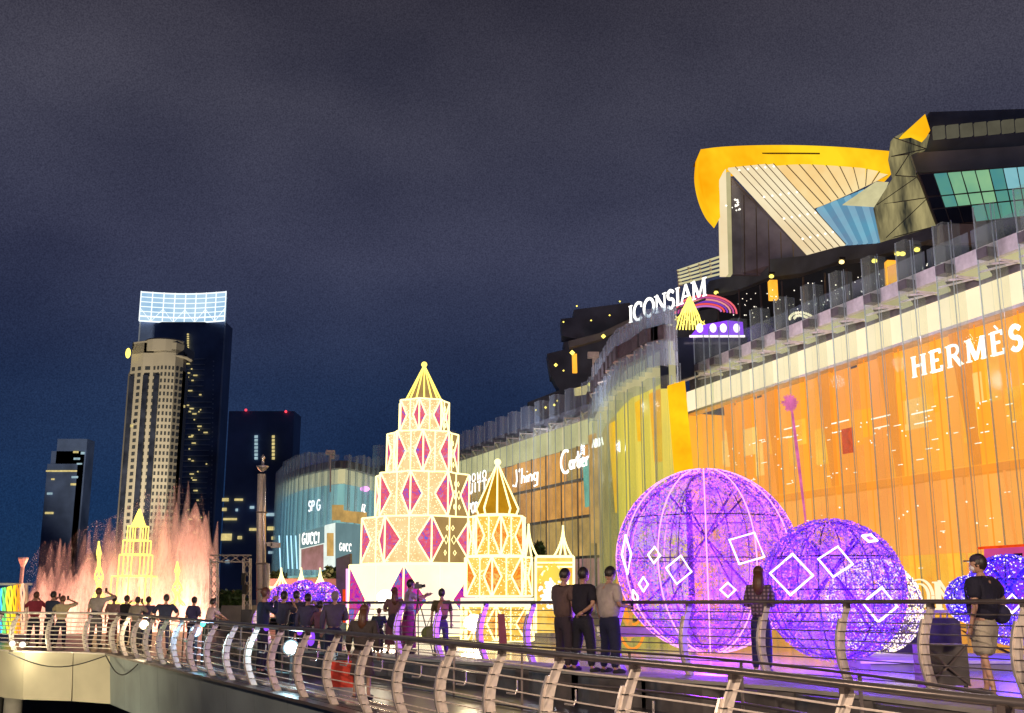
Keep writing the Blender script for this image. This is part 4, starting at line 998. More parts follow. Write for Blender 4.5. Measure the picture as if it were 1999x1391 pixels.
# dark tower with glowing crown
dt = thing('dark_tower', 'tall dark tower crowned by a glowing white lattice', 'building', (gx(350, 680), 680, 0))
xl, xr = at(254, 900, 680).x, at(441, 900, 700).x
zt2 = at(350, 628, 680).z; zc = at(350, 572, 680).z
MB().box(((xl + xr) / 2, 689, zt2 / 2), (xr - xl, 18, zt2)).build('wall', M['tower_dark'], dt)
for x_ in (xl, xr): MB().box((x_, 679.5, zc / 2 - 3), (.9, .9, zc)).build('corner_fin', M['tower_dark2'], dt)
MB().box((xr - 14, 679.3, (zt2 - 35) / 2), (13, .8, zt2 - 35)).build('balcony_strip', M['tower_dark2'], dt) if 0 else None
def crownp(u, z): 
    return Vector((xl + (xr - xl) * u, 678 + 5 * math.sin(math.pi * u), z + 0.0))
for k in range(8):
    u0, u1 = k / 8, (k + 1) / 8
    MB().prism([crownp(u0, zt2), crownp(u1, zt2), crownp(u1, zc), crownp(u0, zc)], (0, .5, 0)).build('light_panel', M['crown'], dt)
for k in range(9):
    MB().beam(crownp(k / 8, zt2) + Vector((0, -1, 0)), crownp(k / 8, zc + .6) + Vector((0, -1, 0)), .55).build('frame_bar', M['crown_bar'], dt)
for j in range(7):
    z = zt2 + (zc - zt2) * j / 6
    MB().tube([crownp(k / 12, z) + Vector((0, -1, 0)) for k in range(13)], .30 if j not in (0, 6, 1) else .5, 5).build('frame_bar', M['crown_bar'], dt)
for k in range(8):
    a_, b_ = (zt2, zt2 + (zc - zt2) * .45) if k % 2 else (zt2 + (zc - zt2) * .45, zt2); MB().beam(crownp(k / 8, a_) + Vector((0, -1, 0)), crownp((k + 1) / 8, b_) + Vector((0, -1, 0)), .3).build('frame_bar', M['crown_bar'], dt)
m_ = MB(); rn = random.Random(11)
for k in range(9): m_.box(at(367, 652 + k * 4.3, 678), (1.2, .4, .9))
for k in range(42):
    x_ = rn.choice([rn.uniform(366, 385), rn.uniform(366, 405)]); y_ = rn.uniform(800, 1050) if rn.random() < .7 else rn.uniform(690, 800); m_.box(at(x_, y_, 678), (rn.choice([.8, 1.4, 2.6]), .4, .8))
m_.build('lit_windows', M['win_y'], dt, kind='stuff')
m_ = MB()
for k in range(32):
    z = at(390, 700 + k * 10.5, 679).z; m_.box(((xl + xr) / 2 + 10, 679.6, z), (24 - (k < 8) * 12, .5, .55))
m_.build('floor_lines', M['tower_dark2'], dt, kind='stuff')
m_ = MB()
for k in range(36): m_.box(at(417 - k * .16, 705 + k * 9.2, 678), (.7, .4, .9))
m_.build('service_windows', M['tower_dark2'], dt, kind='stuff')
# other dark blocks
def block(x0, x1, yt, Y, label, lit, seed, steps=None):
    a_, b_ = at(x0, 1000, Y).x, at(x1, 1000, Y + 14).x; z = at((x0 + x1) / 2, yt, Y).z
    t_ = thing('dark_block', label, 'building', ((a_ + b_) / 2, Y, 0))
    MB().box(((a_ + b_) / 2, Y + 7, z / 2 - 2), (b_ - a_, 14, z + 4)).build('wall', M['tower_dark'], t_)
    if steps:
        for (s0, s1, sy) in steps:
            c0, c1, zz = at(s0, sy, Y).x, at(s1, sy, Y).x, at(s0, sy, Y).z; MB().box(((c0 + c1) / 2, Y + 7, zz / 2 - 2), (c1 - c0, 13, zz + 4)).build('wall', M['tower_dark'], t_)
    r_ = random.Random(seed); cols_ = {}
    for (lx, ly, lw, lh, mm) in lit:
        cols_.setdefault(mm, MB()).box(at(lx + lw / 2, ly, Y - .5), (lw / F * Y, .5, lh / F * Y))
    for mm, m2 in cols_.items(): m2.build('lit_windows', M[mm], t_, kind='stuff')
    return t_
block(84, 160, 905, 700, 'dark stepped tower with a few lit floors at the far left', [(143, 882, 10, 4, 'win_y'), (158, 884, 7, 5, 'win_w'), (144, 895, 12, 4, 'win_w'), (90, 919, 60, 3, 'win_y'), (140, 931, 12, 4, 'win_w'), (138, 945, 10, 4, 'win_y'), (92, 963, 10, 4, 'win_w'), (88, 1001, 16, 4, 'win_y'), (150, 905, 10, 3, 'win_w'), (100, 935, 6, 3, 'win_y')], 1, [(100, 165, 880), (112, 170, 856)])
block(436, 580, 802, 420, 'wide dark block with red roof beacons and two lit columns', [(497, 852 + k * 7, 6, 5, 'win_w') for k in range(7)] + [(531, 852 + k * 7, 5, 5, 'win_y') for k in range(7)] +
      [(434, 975, 12, 6, 'win_y'), (458, 975, 16, 4, 'win_y'), (434, 994, 8, 6, 'win_y'), (460, 995, 4, 5, 'win_w'), (436, 1013, 26, 4, 'win_y'), (487, 1033, 14, 5, 'win_y'), (522, 1031, 14, 7, 'win_y'), (520, 1004, 16, 6, 'win_w'), (432, 1048, 20, 13, 'win_y'), (464, 1049, 8, 6, 'win_y'), (488, 990, 8, 5, 'win_w'), (530, 1050, 8, 6, 'win_y'), (524, 1078, 10, 5, 'win_w'), (440, 1096, 8, 5, 'win_w')], 2)
block(166, 235, 1080, 800, 'low dark riverside block behind the fountain', [(170, 1090, 8, 3, 'win_y'), (200, 1100, 6, 3, 'win_w')], 3)
m_ = None
for i, (x_, y_) in enumerate(((480, 800), (558, 803))): MB().ball(at(x_, y_, 419), .5).build('roof_beacon', M['red_dot'], label='red beacon on the %s corner of the wide dark block' % ('left' if i == 0 else 'right'), cat='beacon')

# ================================================================ PLAZA FIXTURES
# lamp mast
lm = thing('lamp_mast', 'tall steel twin pole mast with a bowl head beside the truss gate', 'mast', (gx(508, 44), 44, 0))
def mp_(x, y, Y=44): return at(x, y, Y)
MB().tube([mp_(507, 1215), mp_(507, 1000), mp_(509, 925)], .13, 10).build('pole', M['steel'], lm, smooth=True)
MB().tube([mp_(516, 1215), mp_(515, 1000), mp_(515, 925)], .08, 10).build('pole', M['steel_bright'], lm, smooth=True)
MB().tube([mp_(523, 1215), mp_(522, 1100)], .10, 10).build('pole', M['steel'], lm, smooth=True)
c = mp_(512, 920); MB().lathe([(.05, 0), (.14, .05), (.24, .18), (.26, .22), (.2, .24), (.06, .26), (.05, .5), (.1, .55), (.02, .7)], tuple(c), 14).build('bowl_head', M['steel_bright'], lm, smooth=True)
MB().beam(mp_(503, 1060), mp_(540, 1060), .06).build('bracket_arm', M['steel'], lm)
MB().box(mp_(538, 1064), (.35, .2, .2)).box(mp_(527, 1062), (.2, .2, .16)).build('speaker', M['white_metal'], lm)
for y_ in (1000, 1100, 1150): MB().box(mp_(511, y_), (.4, .3, .06)).build('clamp', M['steel_dark'], lm)
# CCTV masts on roof
for (x_, y0, y1, Y_, lab) in ((645, 880, 960, 112, 'camera mast on the curved corner wing roof'), (1158, 690, 780, 85, 'camera mast where the far wing meets the curved bay')):
    t_ = thing('camera_mast', lab, 'mast', tuple(at(x_, y1, Y_))); MB().beam(at(x_, y1, Y_), at(x_, y0, Y_), .14).build('pole', M['white_metal'], t_)
    MB().box(at(x_, y0 + 3, Y_), (.9, .6, .45)).box(at(x_ + 4, y0 + 12, Y_), (.35, .5, .35)).build('camera_head', M['white_metal'], t_)
# truss gate
tg = thing('truss_gate', 'square aluminium truss gate standing left of the lamp mast', 'truss gate', (gx(450, 47), 47, 0))
def truss(a, b, name):
    a, b = Vector(a), Vector(b); d = (b - a); L = d.length; d.normalize(); u = Vector((0, 1, 0)); s_ = d.cross(u).normalized(); h = .14
    cs = [(s_ * i + u * j) * h for i, j in ((-1, -1), (1, -1), (1, 1), (-1, 1))]; m = MB()
    for c in cs: m.tube([a + c, b + c], .028, 5)
    k = max(2, round(L / .38))
    for i in range(k):
        p = a + d * L * i / k; q = a + d * L * (i + 1) / k
        for j in range(4): m.tube([p + cs[j], q + cs[(j + 1) % 4]], .016, 4)
    m.build(name, M['white_metal'], tg)
truss(at(418, 1222, 47), at(418, 1090, 47), 'truss_post'); truss(at(482, 1222, 47), at(482, 1090, 47), 'truss_post'); truss(at(412, 1090, 47), at(489, 1090, 47), 'truss_beam')
MB().box(at(475, 1130, 46.8), (.15, .15, .5)).box(at(478, 1150, 46.8), (.2, .2, .4)).build('cable_box', M['black'], tg)
# shrubs in planters beyond the gate
def shrub(x0, x1, y0, y1, Y, label, n=500, seed=5, leaf=.22, name='shrub'):
    r_ = random.Random(seed); m = MB(); c0 = at((x0 + x1) / 2, (y0 + y1) / 2, Y); rx = (x1 - x0) / 2 / F * Y; rz = (y1 - y0) / 2 / F * Y
    for k in range(n):
        t = r_.uniform(0, 6.28); ph = math.acos(r_.uniform(-1, 1)); rr = r_.uniform(.55, 1.05) + .15 * math.sin(3 * t)
        p = c0 + Vector((rx * rr * math.sin(ph) * math.cos(t), rx * .7 * rr * math.sin(ph) * math.sin(t), rz * rr * math.cos(ph)))
        a_ = Vector((r_.gauss(0, 1), r_.gauss(0, 1), r_.gauss(0, 1))).normalized() * leaf; b_ = a_.cross(Vector((r_.gauss(0, 1), r_.gauss(0, 1), 1))).normalized() * leaf * .5
        m.quad(p - a_, p + b_, p + a_, p - b_)
    t_ = thing(name, label, 'shrub', tuple(c0)); m.build('foliage', M['leaf'], t_, kind=None)
    MB().tube([c0 - Vector((0, 0, rz * 1.1)), c0 - Vector((0, 0, rz * .1))], .06, 5).build('stem', M['recess'], t_); return t_
shrub(424, 478, 1155, 1190, 49, 'round green shrub seen through the truss gate', 500, 5)
shrub(520, 560, 1116, 1150, 70, 'green shrub in front of the corner wing, behind the spires', 400, 6)
shrub(625, 680, 1108, 1160, 60, 'dark shrub beside the tall lit tree', 600, 7, .25)
shrub(1040, 1062, 1060, 1090, 60, 'small green shrub behind the golden pavilion', 250, 8)
for (x0, x1, yt, yb, lab) in ((430, 490, 1188, 1222, 'pale stone planter seen through the truss gate'), (520, 662, 1148, 1185, 'low pale planter wall below the three golden spires')):
    Y_ = 48.3 if x0 == 430 else 56
    a_ = at(x0, yb, Y_); b_ = at(x1, yt, Y_); MB().box(((a_.x + b_.x) / 2, Y_ + .5, (max(0, a_.z) + b_.z) / 2), (b_.x - a_.x, 1, b_.z)).build('planter', M['concrete'], label=lab, cat='planter')
# pergola of truss / speakers around x 490
MB().box(at(483, 1208, 36), (.35, .35, .6)).build('speaker_box', M['black'], label='small black speaker box by the man in navy', cat='speaker')

# rainbow neon strips
nb = thing('neon_curtain', 'curtain of looping rainbow neon tubes at the left edge', 'light sculpture', (gx(20, 40), 40, 0))
ncol = [(60, 120, 255), (90, 210, 255), (120, 230, 120), (250, 230, 60), (255, 200, 40), (255, 150, 40), (255, 190, 150)]
for k in range(16):
    x_ = -14 + k * 4.0; c = ncol[min(6, k * 7 // 16)]; mt_ = glow('neon_%d' % k, lin(*c), 1.5, sample=False)
    y0 = 1152 - k * .9; MB().tube([at(x_ + 1.3 * math.sin(j * 1.3 + k * 2), y0 + (1236 - y0) * j / 10, 40 + .1 * math.sin(k + j)) for j in range(11)], .035, 5).build('neon_tube', mt_, nb)
MB().box(at(20, 1140, 40.3), (1.6, .1, .08)).build('frame', M['white_metal'], nb)
MB().beam(at(52, 1140, 40.2), at(52, 1236, 40.2), .08).build('frame', M['white_metal'], nb)
bo = thing('mooring_post', 'slim flared post behind the rainbow neon curtain', 'post', tuple(at(40, 1180, 50))); MB().lathe([(.08, -1.2), (.08, 1.0), (.22, 1.35), (.22, 1.42)], tuple(at(40, 1150, 50)), 10).build('post_shaft', M['steel'], bo)

# stage lights on the pier
def par(x, y, Y, r, c, e, lab, power):
    p = at(x, y, Y); t_ = thing('stage_light', lab, 'stage light', (p.x, p.y, 0), group=None)
    d = (Vector((0, 0, EYE)) - p).normalized()
    MB().tube([p, p - d * .22], r * 1.25, 12).build('housing', M['black'], t_)
    MB().tube([p + d * .012, p + d * .004], r, 16).build('lens', glow('par_lens_' + lab[:6], c, e, sample=False), t_)
    MB().beam((p.x, p.y + .1, 0), (p.x, p.y + .1, p.z - r), .05).build('stand', M['black'], t_)
    lamp('POINT', 'stage_light_beam', tuple(p + d * .35), power, c[:3], .1)
par(568, 1264, 21.5, .125, (.55, .88, 1, 1), 9, 'cyan white stage light glaring behind the near railing', 45)
par(382, 1232, 26, .11, (.35, .62, 1, 1), 8, 'blue stage light glaring by the left bend of the railing', 45)
par(281, 1219, 31.5, .12, (1, .80, .5, 1), 9, 'warm stage light glaring at the platform corner', 40)
par(396, 1218, 27, .06, (.1, 1, .55, 1), 3, 'small green light just above the blue stage light', 6)
for i, (x_, y_) in enumerate(((24, 1256), (44, 1258))):
    p = onwall(x_, y_, Vector((-20, 40, 0)), Vector((-15, 33.6, 0))); p = at(x_, y_, 33.9 + i * -.2)
    t_ = thing('wall_floodlight', ('outer' if i == 0 else 'inner') + ' of two small floodlights on the cream platform edge', 'floodlight', tuple(p), group='floodlights on the platform edge')
    MB().ball(p, .10, .07, .09).build('lens', M['white_lit'], t_); MB().box(p + Vector((0, .1, .04)), (.3, .14, .08)).build('housing', M['steel_dark'], t_)
    lamp('POINT', 'floodlight_beam', tuple(p + Vector((0, -.45, -.25))), 26, (1, .84, .5), .08)
lamp('AREA', 'platform_wash', (-15, 26, -2.6), 700, (1, .82, .50), 3, aim=(-14, 33.6, -.3))

# ================================================================ FOUNTAIN
m, t, o = newmat('fountain_spray')
ge = t.nodes.new('ShaderNodeNewGeometry'); lw = t.nodes.new('ShaderNodeLayerWeight'); lw.inputs[0].default_value = .35
mpn = t.nodes.new('ShaderNodeMapping'); mpn.inputs['Scale'].default_value = (3.2, 3.2, .55); t.links.new(ge.outputs['Position'], mpn.inputs[0])
nn_ = t.nodes.new('ShaderNodeTexNoise'); nn_.inputs['Scale'].default_value = 1.1; nn_.inputs['Detail'].default_value = 6; nn_.inputs['Roughness'].default_value = .7; t.links.new(mpn.outputs[0], nn_.inputs['Vector'])
at_ = t.nodes.new('ShaderNodeAttribute'); at_.attribute_name = 'fade'
mr = t.nodes.new('ShaderNodeMapRange'); mr.inputs[1].default_value = .28; mr.inputs[2].default_value = .62; t.links.new(nn_.outputs['Fac'], mr.inputs[0])
inv = t.nodes.new('ShaderNodeMath'); inv.operation = 'SUBTRACT'; inv.inputs[0].default_value = 1; t.links.new(lw.outputs['Facing'], inv.inputs[1])
pw = t.nodes.new('ShaderNodeMath'); pw.operation = 'POWER'; pw.inputs[1].default_value = 2.0; t.links.new(inv.outputs[0], pw.inputs[0])
m1 = t.nodes.new('ShaderNodeMath'); m1.operation = 'MULTIPLY'; t.links.new(mr.outputs[0], m1.inputs[0]); t.links.new(pw.outputs[0], m1.inputs[1])
m2 = t.nodes.new('ShaderNodeMath'); m2.operation = 'MULTIPLY'; t.links.new(m1.outputs[0], m2.inputs[0]); t.links.new(at_.outputs['Fac'], m2.inputs[1])
df = t.nodes.new('ShaderNodeBsdfDiffuse'); df.inputs[0].default_value = (.8, .78, .78, 1); tl = t.nodes.new('ShaderNodeBsdfTranslucent'); tl.inputs[0].default_value = (.8, .78, .78, 1)
ad = t.nodes.new('ShaderNodeMixShader'); ad.inputs[0].default_value = .5; t.links.new(df.outputs[0], ad.inputs[1]); t.links.new(tl.outputs[0], ad.inputs[2])
tp2 = t.nodes.new('ShaderNodeBsdfTransparent'); ms_ = t.nodes.new('ShaderNodeMixShader')
t.links.new(m2.outputs[0], ms_.inputs[0]); t.links.new(tp2.outputs[0], ms_.inputs[1]); t.links.new(ad.outputs[0], ms_.inputs[2]); t.links.new(ms_.outputs[0], o.inputs[0])
M['spray'] = m
ft = thing('river_fountain', 'dancing river fountain of tall jets lit salmon red behind the crowd', 'fountain', (-22, 62, -3.6))
rf = random.Random(5)
prof_px = [(48, 1120), (60, 1085), (88, 1048), (106, 1048), (130, 1060), (150, 1030), (188, 1010), (215, 1005), (240, 985), (255, 950 + 30), (285, 952), (300, 965), (330, 950), (350, 925), (372, 1000), (395, 955), (404, 1030)]
def env(x):
    for (x0, y0), (x1, y1) in zip(prof_px, prof_px[1:]):
        if x0 <= x <= x1: return y0 + (y1 - y0) * (x - x0) / (x1 - x0)
    return 1120
def jet(x, ytop, Y, w, f0, f1):
    b = at(x, 1290, Y); b.z = -3.0; tp = at(x, ytop, Y); H = tp.z - b.z; lean = rf.uniform(-.04, .04) * H * .5
    m = MB(); n = 10; K = 12; ph = rf.uniform(0, 6)
    for k in range(K + 1):
        u = k / K; r_ = w * (1 - u) ** .5 * (.75 + .25 * math.sin(u * 9 + ph)) + .03
        if u < .15: r_ *= .6 + .4 * u / .15
        for j in range(n):
            a_ = 6.2832 * j / n; m.v.append((b.x + lean * u * u + r_ * math.cos(a_), b.y + r_ * math.sin(a_), b.z + H * u))
    for k in range(K):
        for j in range(n): m.f.append((k * n + j, k * n + (j + 1) % n, (k + 1) * n + (j + 1) % n, (k + 1) * n + j))
    o = m.build('jet', M['spray'], ft, smooth=True)
    at2 = o.data.attributes.new('fade', 'FLOAT', 'POINT')
    at2.data.foreach_set('value', [f0 + (f1 - f0) * ((i // n) / K) ** .8 for i in range(len(m.v))])
x = 50
while x < 404:
    e_ = env(x); jet(x + rf.uniform(-3, 3), e_ + rf.uniform(-6, 45), rf.uniform(60, 64), rf.uniform(.45, .75), 1.2, .22); x += rf.uniform(6, 11)
for x in range(58, 396, 15): jet(x + rf.uniform(-5, 5), env(x) + rf.uniform(25, 70), rf.uniform(58, 60), rf.uniform(1.1, 1.6), 2.2, .3)
for x in range(66, 390, 21): jet(x + rf.uniform(-5, 5), env(x) + rf.uniform(60, 110), rf.uniform(65, 67), rf.uniform(1.4, 2.2), 2.6, .5)
m_ = MB()
for k in range(2600):
    x_ = rf.uniform(52, 402); y_ = env(x_) + abs(rf.gauss(0, 45)) + 6; m_.dot(at(x_, y_, rf.uniform(58, 66)), rf.uniform(.006, .016))
m_.build('droplets', pbr('spray_droplets', (.8, .8, .8), .3), ft, kind='stuff')
lamp('AREA', 'fountain_light', (-20.5, 50, -3.2), 7200, (1, .25, .16), 22, 2, aim=(-22.5, 62, 3))
lamp('AREA', 'fountain_light_top', (-18, 54, -3.0), 4200, (1, .56, .36), 18, 1.5, aim=(-20, 62, 9))
lamp('POINT', 'fountain_red', (-18.5, 57, -1.5), 500, (1, .06, .05), .6)
lamp('POINT', 'fountain_red', (-14, 52, -1.0), 600, (1, .05, .05), .6)

# ================================================================ LIGHT SCULPTURE TREES
def star_ring(c, z, Ro, Ri, n, rot):
    return [Vector((c.x + (Ro if k % 2 == 0 else Ri) * math.cos(rot + math.pi * k / n), c.y + (Ro if k % 2 == 0 else Ri) * math.sin(rot + math.pi * k / n), z)) for k in range(2 * n)]
rl = random.Random(21)
def tier(parent, c, z0, z1, Ro, n, rot, pr, fab, neon, tube=.03, dens=60, lit='led_warm', ratio=.86, fancy=True, fab2=None):
    tt = bpy.data.objects.new('tier', None); col.objects.link(tt); tt.parent = parent
    a = star_ring(c, z0, Ro, Ro * ratio, n, rot); b = star_ring(c, z1, Ro, Ro * ratio, n, rot); leds = MB(); frame = MB()
    for k in range(2 * n):
        k2 = (k + 1) % (2 * n); p0, p1, q0, q1 = a[k], a[k2], b[k], b[k2]
        outer_first = (k % 2 == 0)
        # diamond halves sit on the outer fold
        po, qo = (p0, q0) if outer_first else (p1, q1); pi_, qi = (p1, q1) if outer_first else (p0, q0)
        nrm = (p1 - p0).cross(Vector((0, 0, 1))).normalized(); 
        if nrm.dot(p0 - c) < 0: nrm = -nrm
        lo = po.lerp(pi_, .66); lm_ = V(lo, (z0 + z1) / 2)
        # triangle of printed cloth
        MB().prism([po, lm_, qo], tuple(-nrm * .03)).build('printed_cloth', pr, tt)
        fm = fab2 if (fab2 and (k % 8) in (4, 5)) else fab
        MB().prism([po, pi_, lm_] if True else [], tuple(-nrm * .02)).build('glowing_cloth', fm, tt)
        MB().prism([lm_, pi_, qi], tuple(-nrm * .02)).build('glowing_cloth', fm, tt)
        MB().prism([lm_, qi, qo], tuple(-nrm * .02)).build('glowing_cloth', fm, tt)
        if fm is fab:
            A_ = (p1 - p0).length * (z1 - z0)
            for _ in range(int(dens * A_)):
                v = rl.random(); hw = .66 * (1 - abs(2 * v - 1)); u = hw + (1 - hw) * rl.random(); q = po.lerp(pi_, u); leds.dot(V(q, z0 + (z1 - z0) * v) + nrm * .02, .017)
        elif fancy:
            for (uu, vv, ss) in ((.8, .5, .14), (.85, .75, .08), (.75, .22, .08)):
                q = V(po.lerp(pi_, uu), z0 + (z1 - z0) * vv) + nrm * .03; e_ = (pi_ - po).normalized()
                frame.tube([q + Vector((0, 0, ss)), q + e_ * ss * .6, q - Vector((0, 0, ss)), q - e_ * ss * .6], tube * .5, 4, closed=True)
        off = nrm * .02
        for s_, e_ in ((po, lm_), (lm_, qo)): frame.tube([s_ + off, e_ + off], tube, 5)
        frame.tube([pi_ + off, qi + off], tube * .8, 5); frame.tube([p0, p1], tube, 5); frame.tube([q0, q1], tube, 5)
        if outer_first: frame.tube([po + off, qo + off], tube, 5)
    MB().prism([V(p, z1 - .02) for p in b], (0, 0, .02)).build('lid', fab, tt)
    frame.build('neon_outline', neon, tt)
    if leds.v: leds.build('fairy_lights', M[lit], tt, kind='stuff')
    return tt
def spire(parent, c, z0, zt, r, n, neon, belly=None, tube=.03, cone=None, waist=0):
    m = MB()
    prof = [(r, z0)] + ([(r * belly, z0 + (zt - z0) * .12)] if belly else []) + [(.02, zt)]
    if cone:
        MB().lathe([(max(.01, q[0] - .04), q[1]) for q in prof], (c.x, c.y, 0), n).build('spire_cloth', cone, parent)
    for k in range(n):
        t_ = 2 * math.pi * (k + .5) / n; MB().tube([Vector((c.x + q[0] * math.cos(t_), c.y + q[0] * math.sin(t_), q[1])) for q in prof], [tube] * (len(prof) - 1) + [tube * .6], 5).build('spire_tube', neon, parent)
    m.tube([Vector((c.x + r * math.cos(6.2832 * k / n), c.y + r * math.sin(6.2832 * k / n), z0)) for k in range(n)], tube, 5, closed=True)
    m.build('spire_ring', neon, parent); MB().ball((c.x, c.y, zt + .05), .1).build('finial', neon, parent)

YB = 36.0
bt = thing('tiered_light_tree', 'tallest tiered light tree with red blue diamond panels and white hot base', 'light sculpture', (gx(820, YB), YB, 0))
cB = Vector((at(824, 950, YB).x, YB, 0))
zz = lambda y, Y=YB, x=820: at(x, y, Y).z
tiers = [(785, 845, 50), (848, 926, 69), (928, 1011, 92), (1013, 1101, 114), (1104, 1236, 138)]
for i, (yt, yb, hw) in enumerate(tiers):
    c = cB.copy(); rr = hw / F * YB
    tier(bt, c, zz(yb), zz(yt), rr, (7, 8, 8, 8, 6)[i], R((8, 50, 36, 14, 22)[i]), M['print_red'] if i < 4 else M['print_vio'], M['fab_warm'] if i < 4 else M['fab_hot'], M['neon'], tube=.026, dens=(150, 120, 95, 75, 20)[i], fab2=M['fab_grey'])
spire(bt, cB, zz(785), zz(714), .64, 15, M['neon_y'], tube=.03, cone=M['fab_grey'])
YS = 31.0
st_ = thing('tiered_light_tree', 'small yellow light tree with a bell shaped spire beside the tallest one', 'light sculpture', (gx(970, YS), YS, 0))
cS = Vector((at(971, 1050, YS).x, YS, 0)); zs = lambda y: at(970, y, YS).z
for i, (yt, yb, hw) in enumerate(((1009, 1085, 56), (1088, 1163, 66), (1182, 1250, 70))):
    tier(st_, cS, zs(yb), zs(yt), hw / F * YS, 7, R((20, 5, 12)[i]), M['print_org'], M['fab_yel'], M['neon'], tube=.026, dens=110)
MB().lathe([(70 / F * YS, 0), (70 / F * YS, .22)], (cS.x, cS.y, zs(1182)), 14).build('ledge', M['fab_hot'], st_)
spire(st_, cS, zs(1006), zs(905), .56, 10, M['neon'], belly=1.12, cone=M['spire_cloth'], tube=.03)
lamp('POINT', 'tree_floodlight', tuple(at(752, 1180, 32.6)), 420, (1, .86, .62), .4)
lamp('POINT', 'tree_floodlight', tuple(at(925, 1222, 28.6)), 380, (1, .80, .5), .3)
for (x_, y_, Y_, lab) in ((752, 1165, 33.4, 'white hot flood lamp at the foot of the tallest light tree'), (925, 1215, 28.9, 'white hot flood lamp before the small yellow light tree')):
    t_ = thing('flood_lamp', lab, 'flood lamp', tuple(at(x_, y_, Y_))); MB().ball(at(x_, y_, Y_), .26, .08, .22, n=16).build('lens', glow('flood_lens', (1, .9, .65, 1), 5, sample=False), t_)
    MB().box(at(x_, y_, Y_) + Vector((0, .1, 0)), (.4, .1, .34)).build('housing', M['black'], t_); p = at(x_, y_, Y_); MB().beam((p.x, p.y + .1, tz(p.y)), (p.x, p.y + .1, p.z), .06).build('stand', M['black'], t_)

# light tubes on far side: three small trees in the river mist
def frame_tree(c, zs_, rad, lab, spire_top, n=4, neon=None):
    t_ = thing('river_light_tree', lab, 'light sculpture', (c.x, c.y, zs_[0]))
    for (z0, z1), r_ in zip(zip(zs_, zs_[1:]), rad):
        m = MB()
        for z in (z0 + .03, z1): m.tube([Vector((c.x + r_ * math.cos(R(45) + 1.5708 * k), c.y + r_ * math.sin(R(45) + 1.5708 * k), z)) for k in range(4)], .03, 5, closed=True)
        for k in range(8):
            a_ = R(45) + math.pi / 4 * k; rr = r_ if k % 2 == 0 else r_ * .707; m.tube([Vector((c.x + rr * math.cos(a_), c.y + rr * math.sin(a_), z)) for z in (z0, z1)], .03, 5)
        m.build('frame', neon or M['neon_y'], t_)
    MB().lathe([(rad[-1] * .7, zs_[-1]), (.05, spire_top)], (c.x, c.y, 0), 8).build('spire', M['neon_y'], t_)
cR = Vector((gx(261, 57.5), 57.5, 0)); ry = lambda y: at(260, y, 57.5).z
frame_tree(cR, [ry(1178), ry(1125), ry(1083), ry(1055), ry(1027)], [1.25, .92, .78, .58], 'tallest yellow light tree inside the red fountain mist', ry(993))
for (xx, yt, yb, Y_, w_, lab) in ((193, 1056, 1170, 57.2, .36, 'thin twisted yellow light tree left in the fountain mist'), (346, 1096, 1182, 57.2, .42, 'low twisted yellow light tree right in the fountain mist')):
    t_ = thing('river_light_tree', lab, 'light sculpture', tuple(at(xx, yb, Y_)))
    for k in range(6):
        MB().tube([at(xx, yb + (yt - yb) * j / 14, Y_) + Vector((w_ * (1 - j / 16) * (.5 + .5 * math.cos(j * 1.1)) * math.cos(k * 1.047 + j * .5), w_ * (1 - j / 16) * math.sin(k * 1.047 + j * .5), 0)) for j in range(15)], .028, 5).build('light_strand', M['neon_y'], t_)

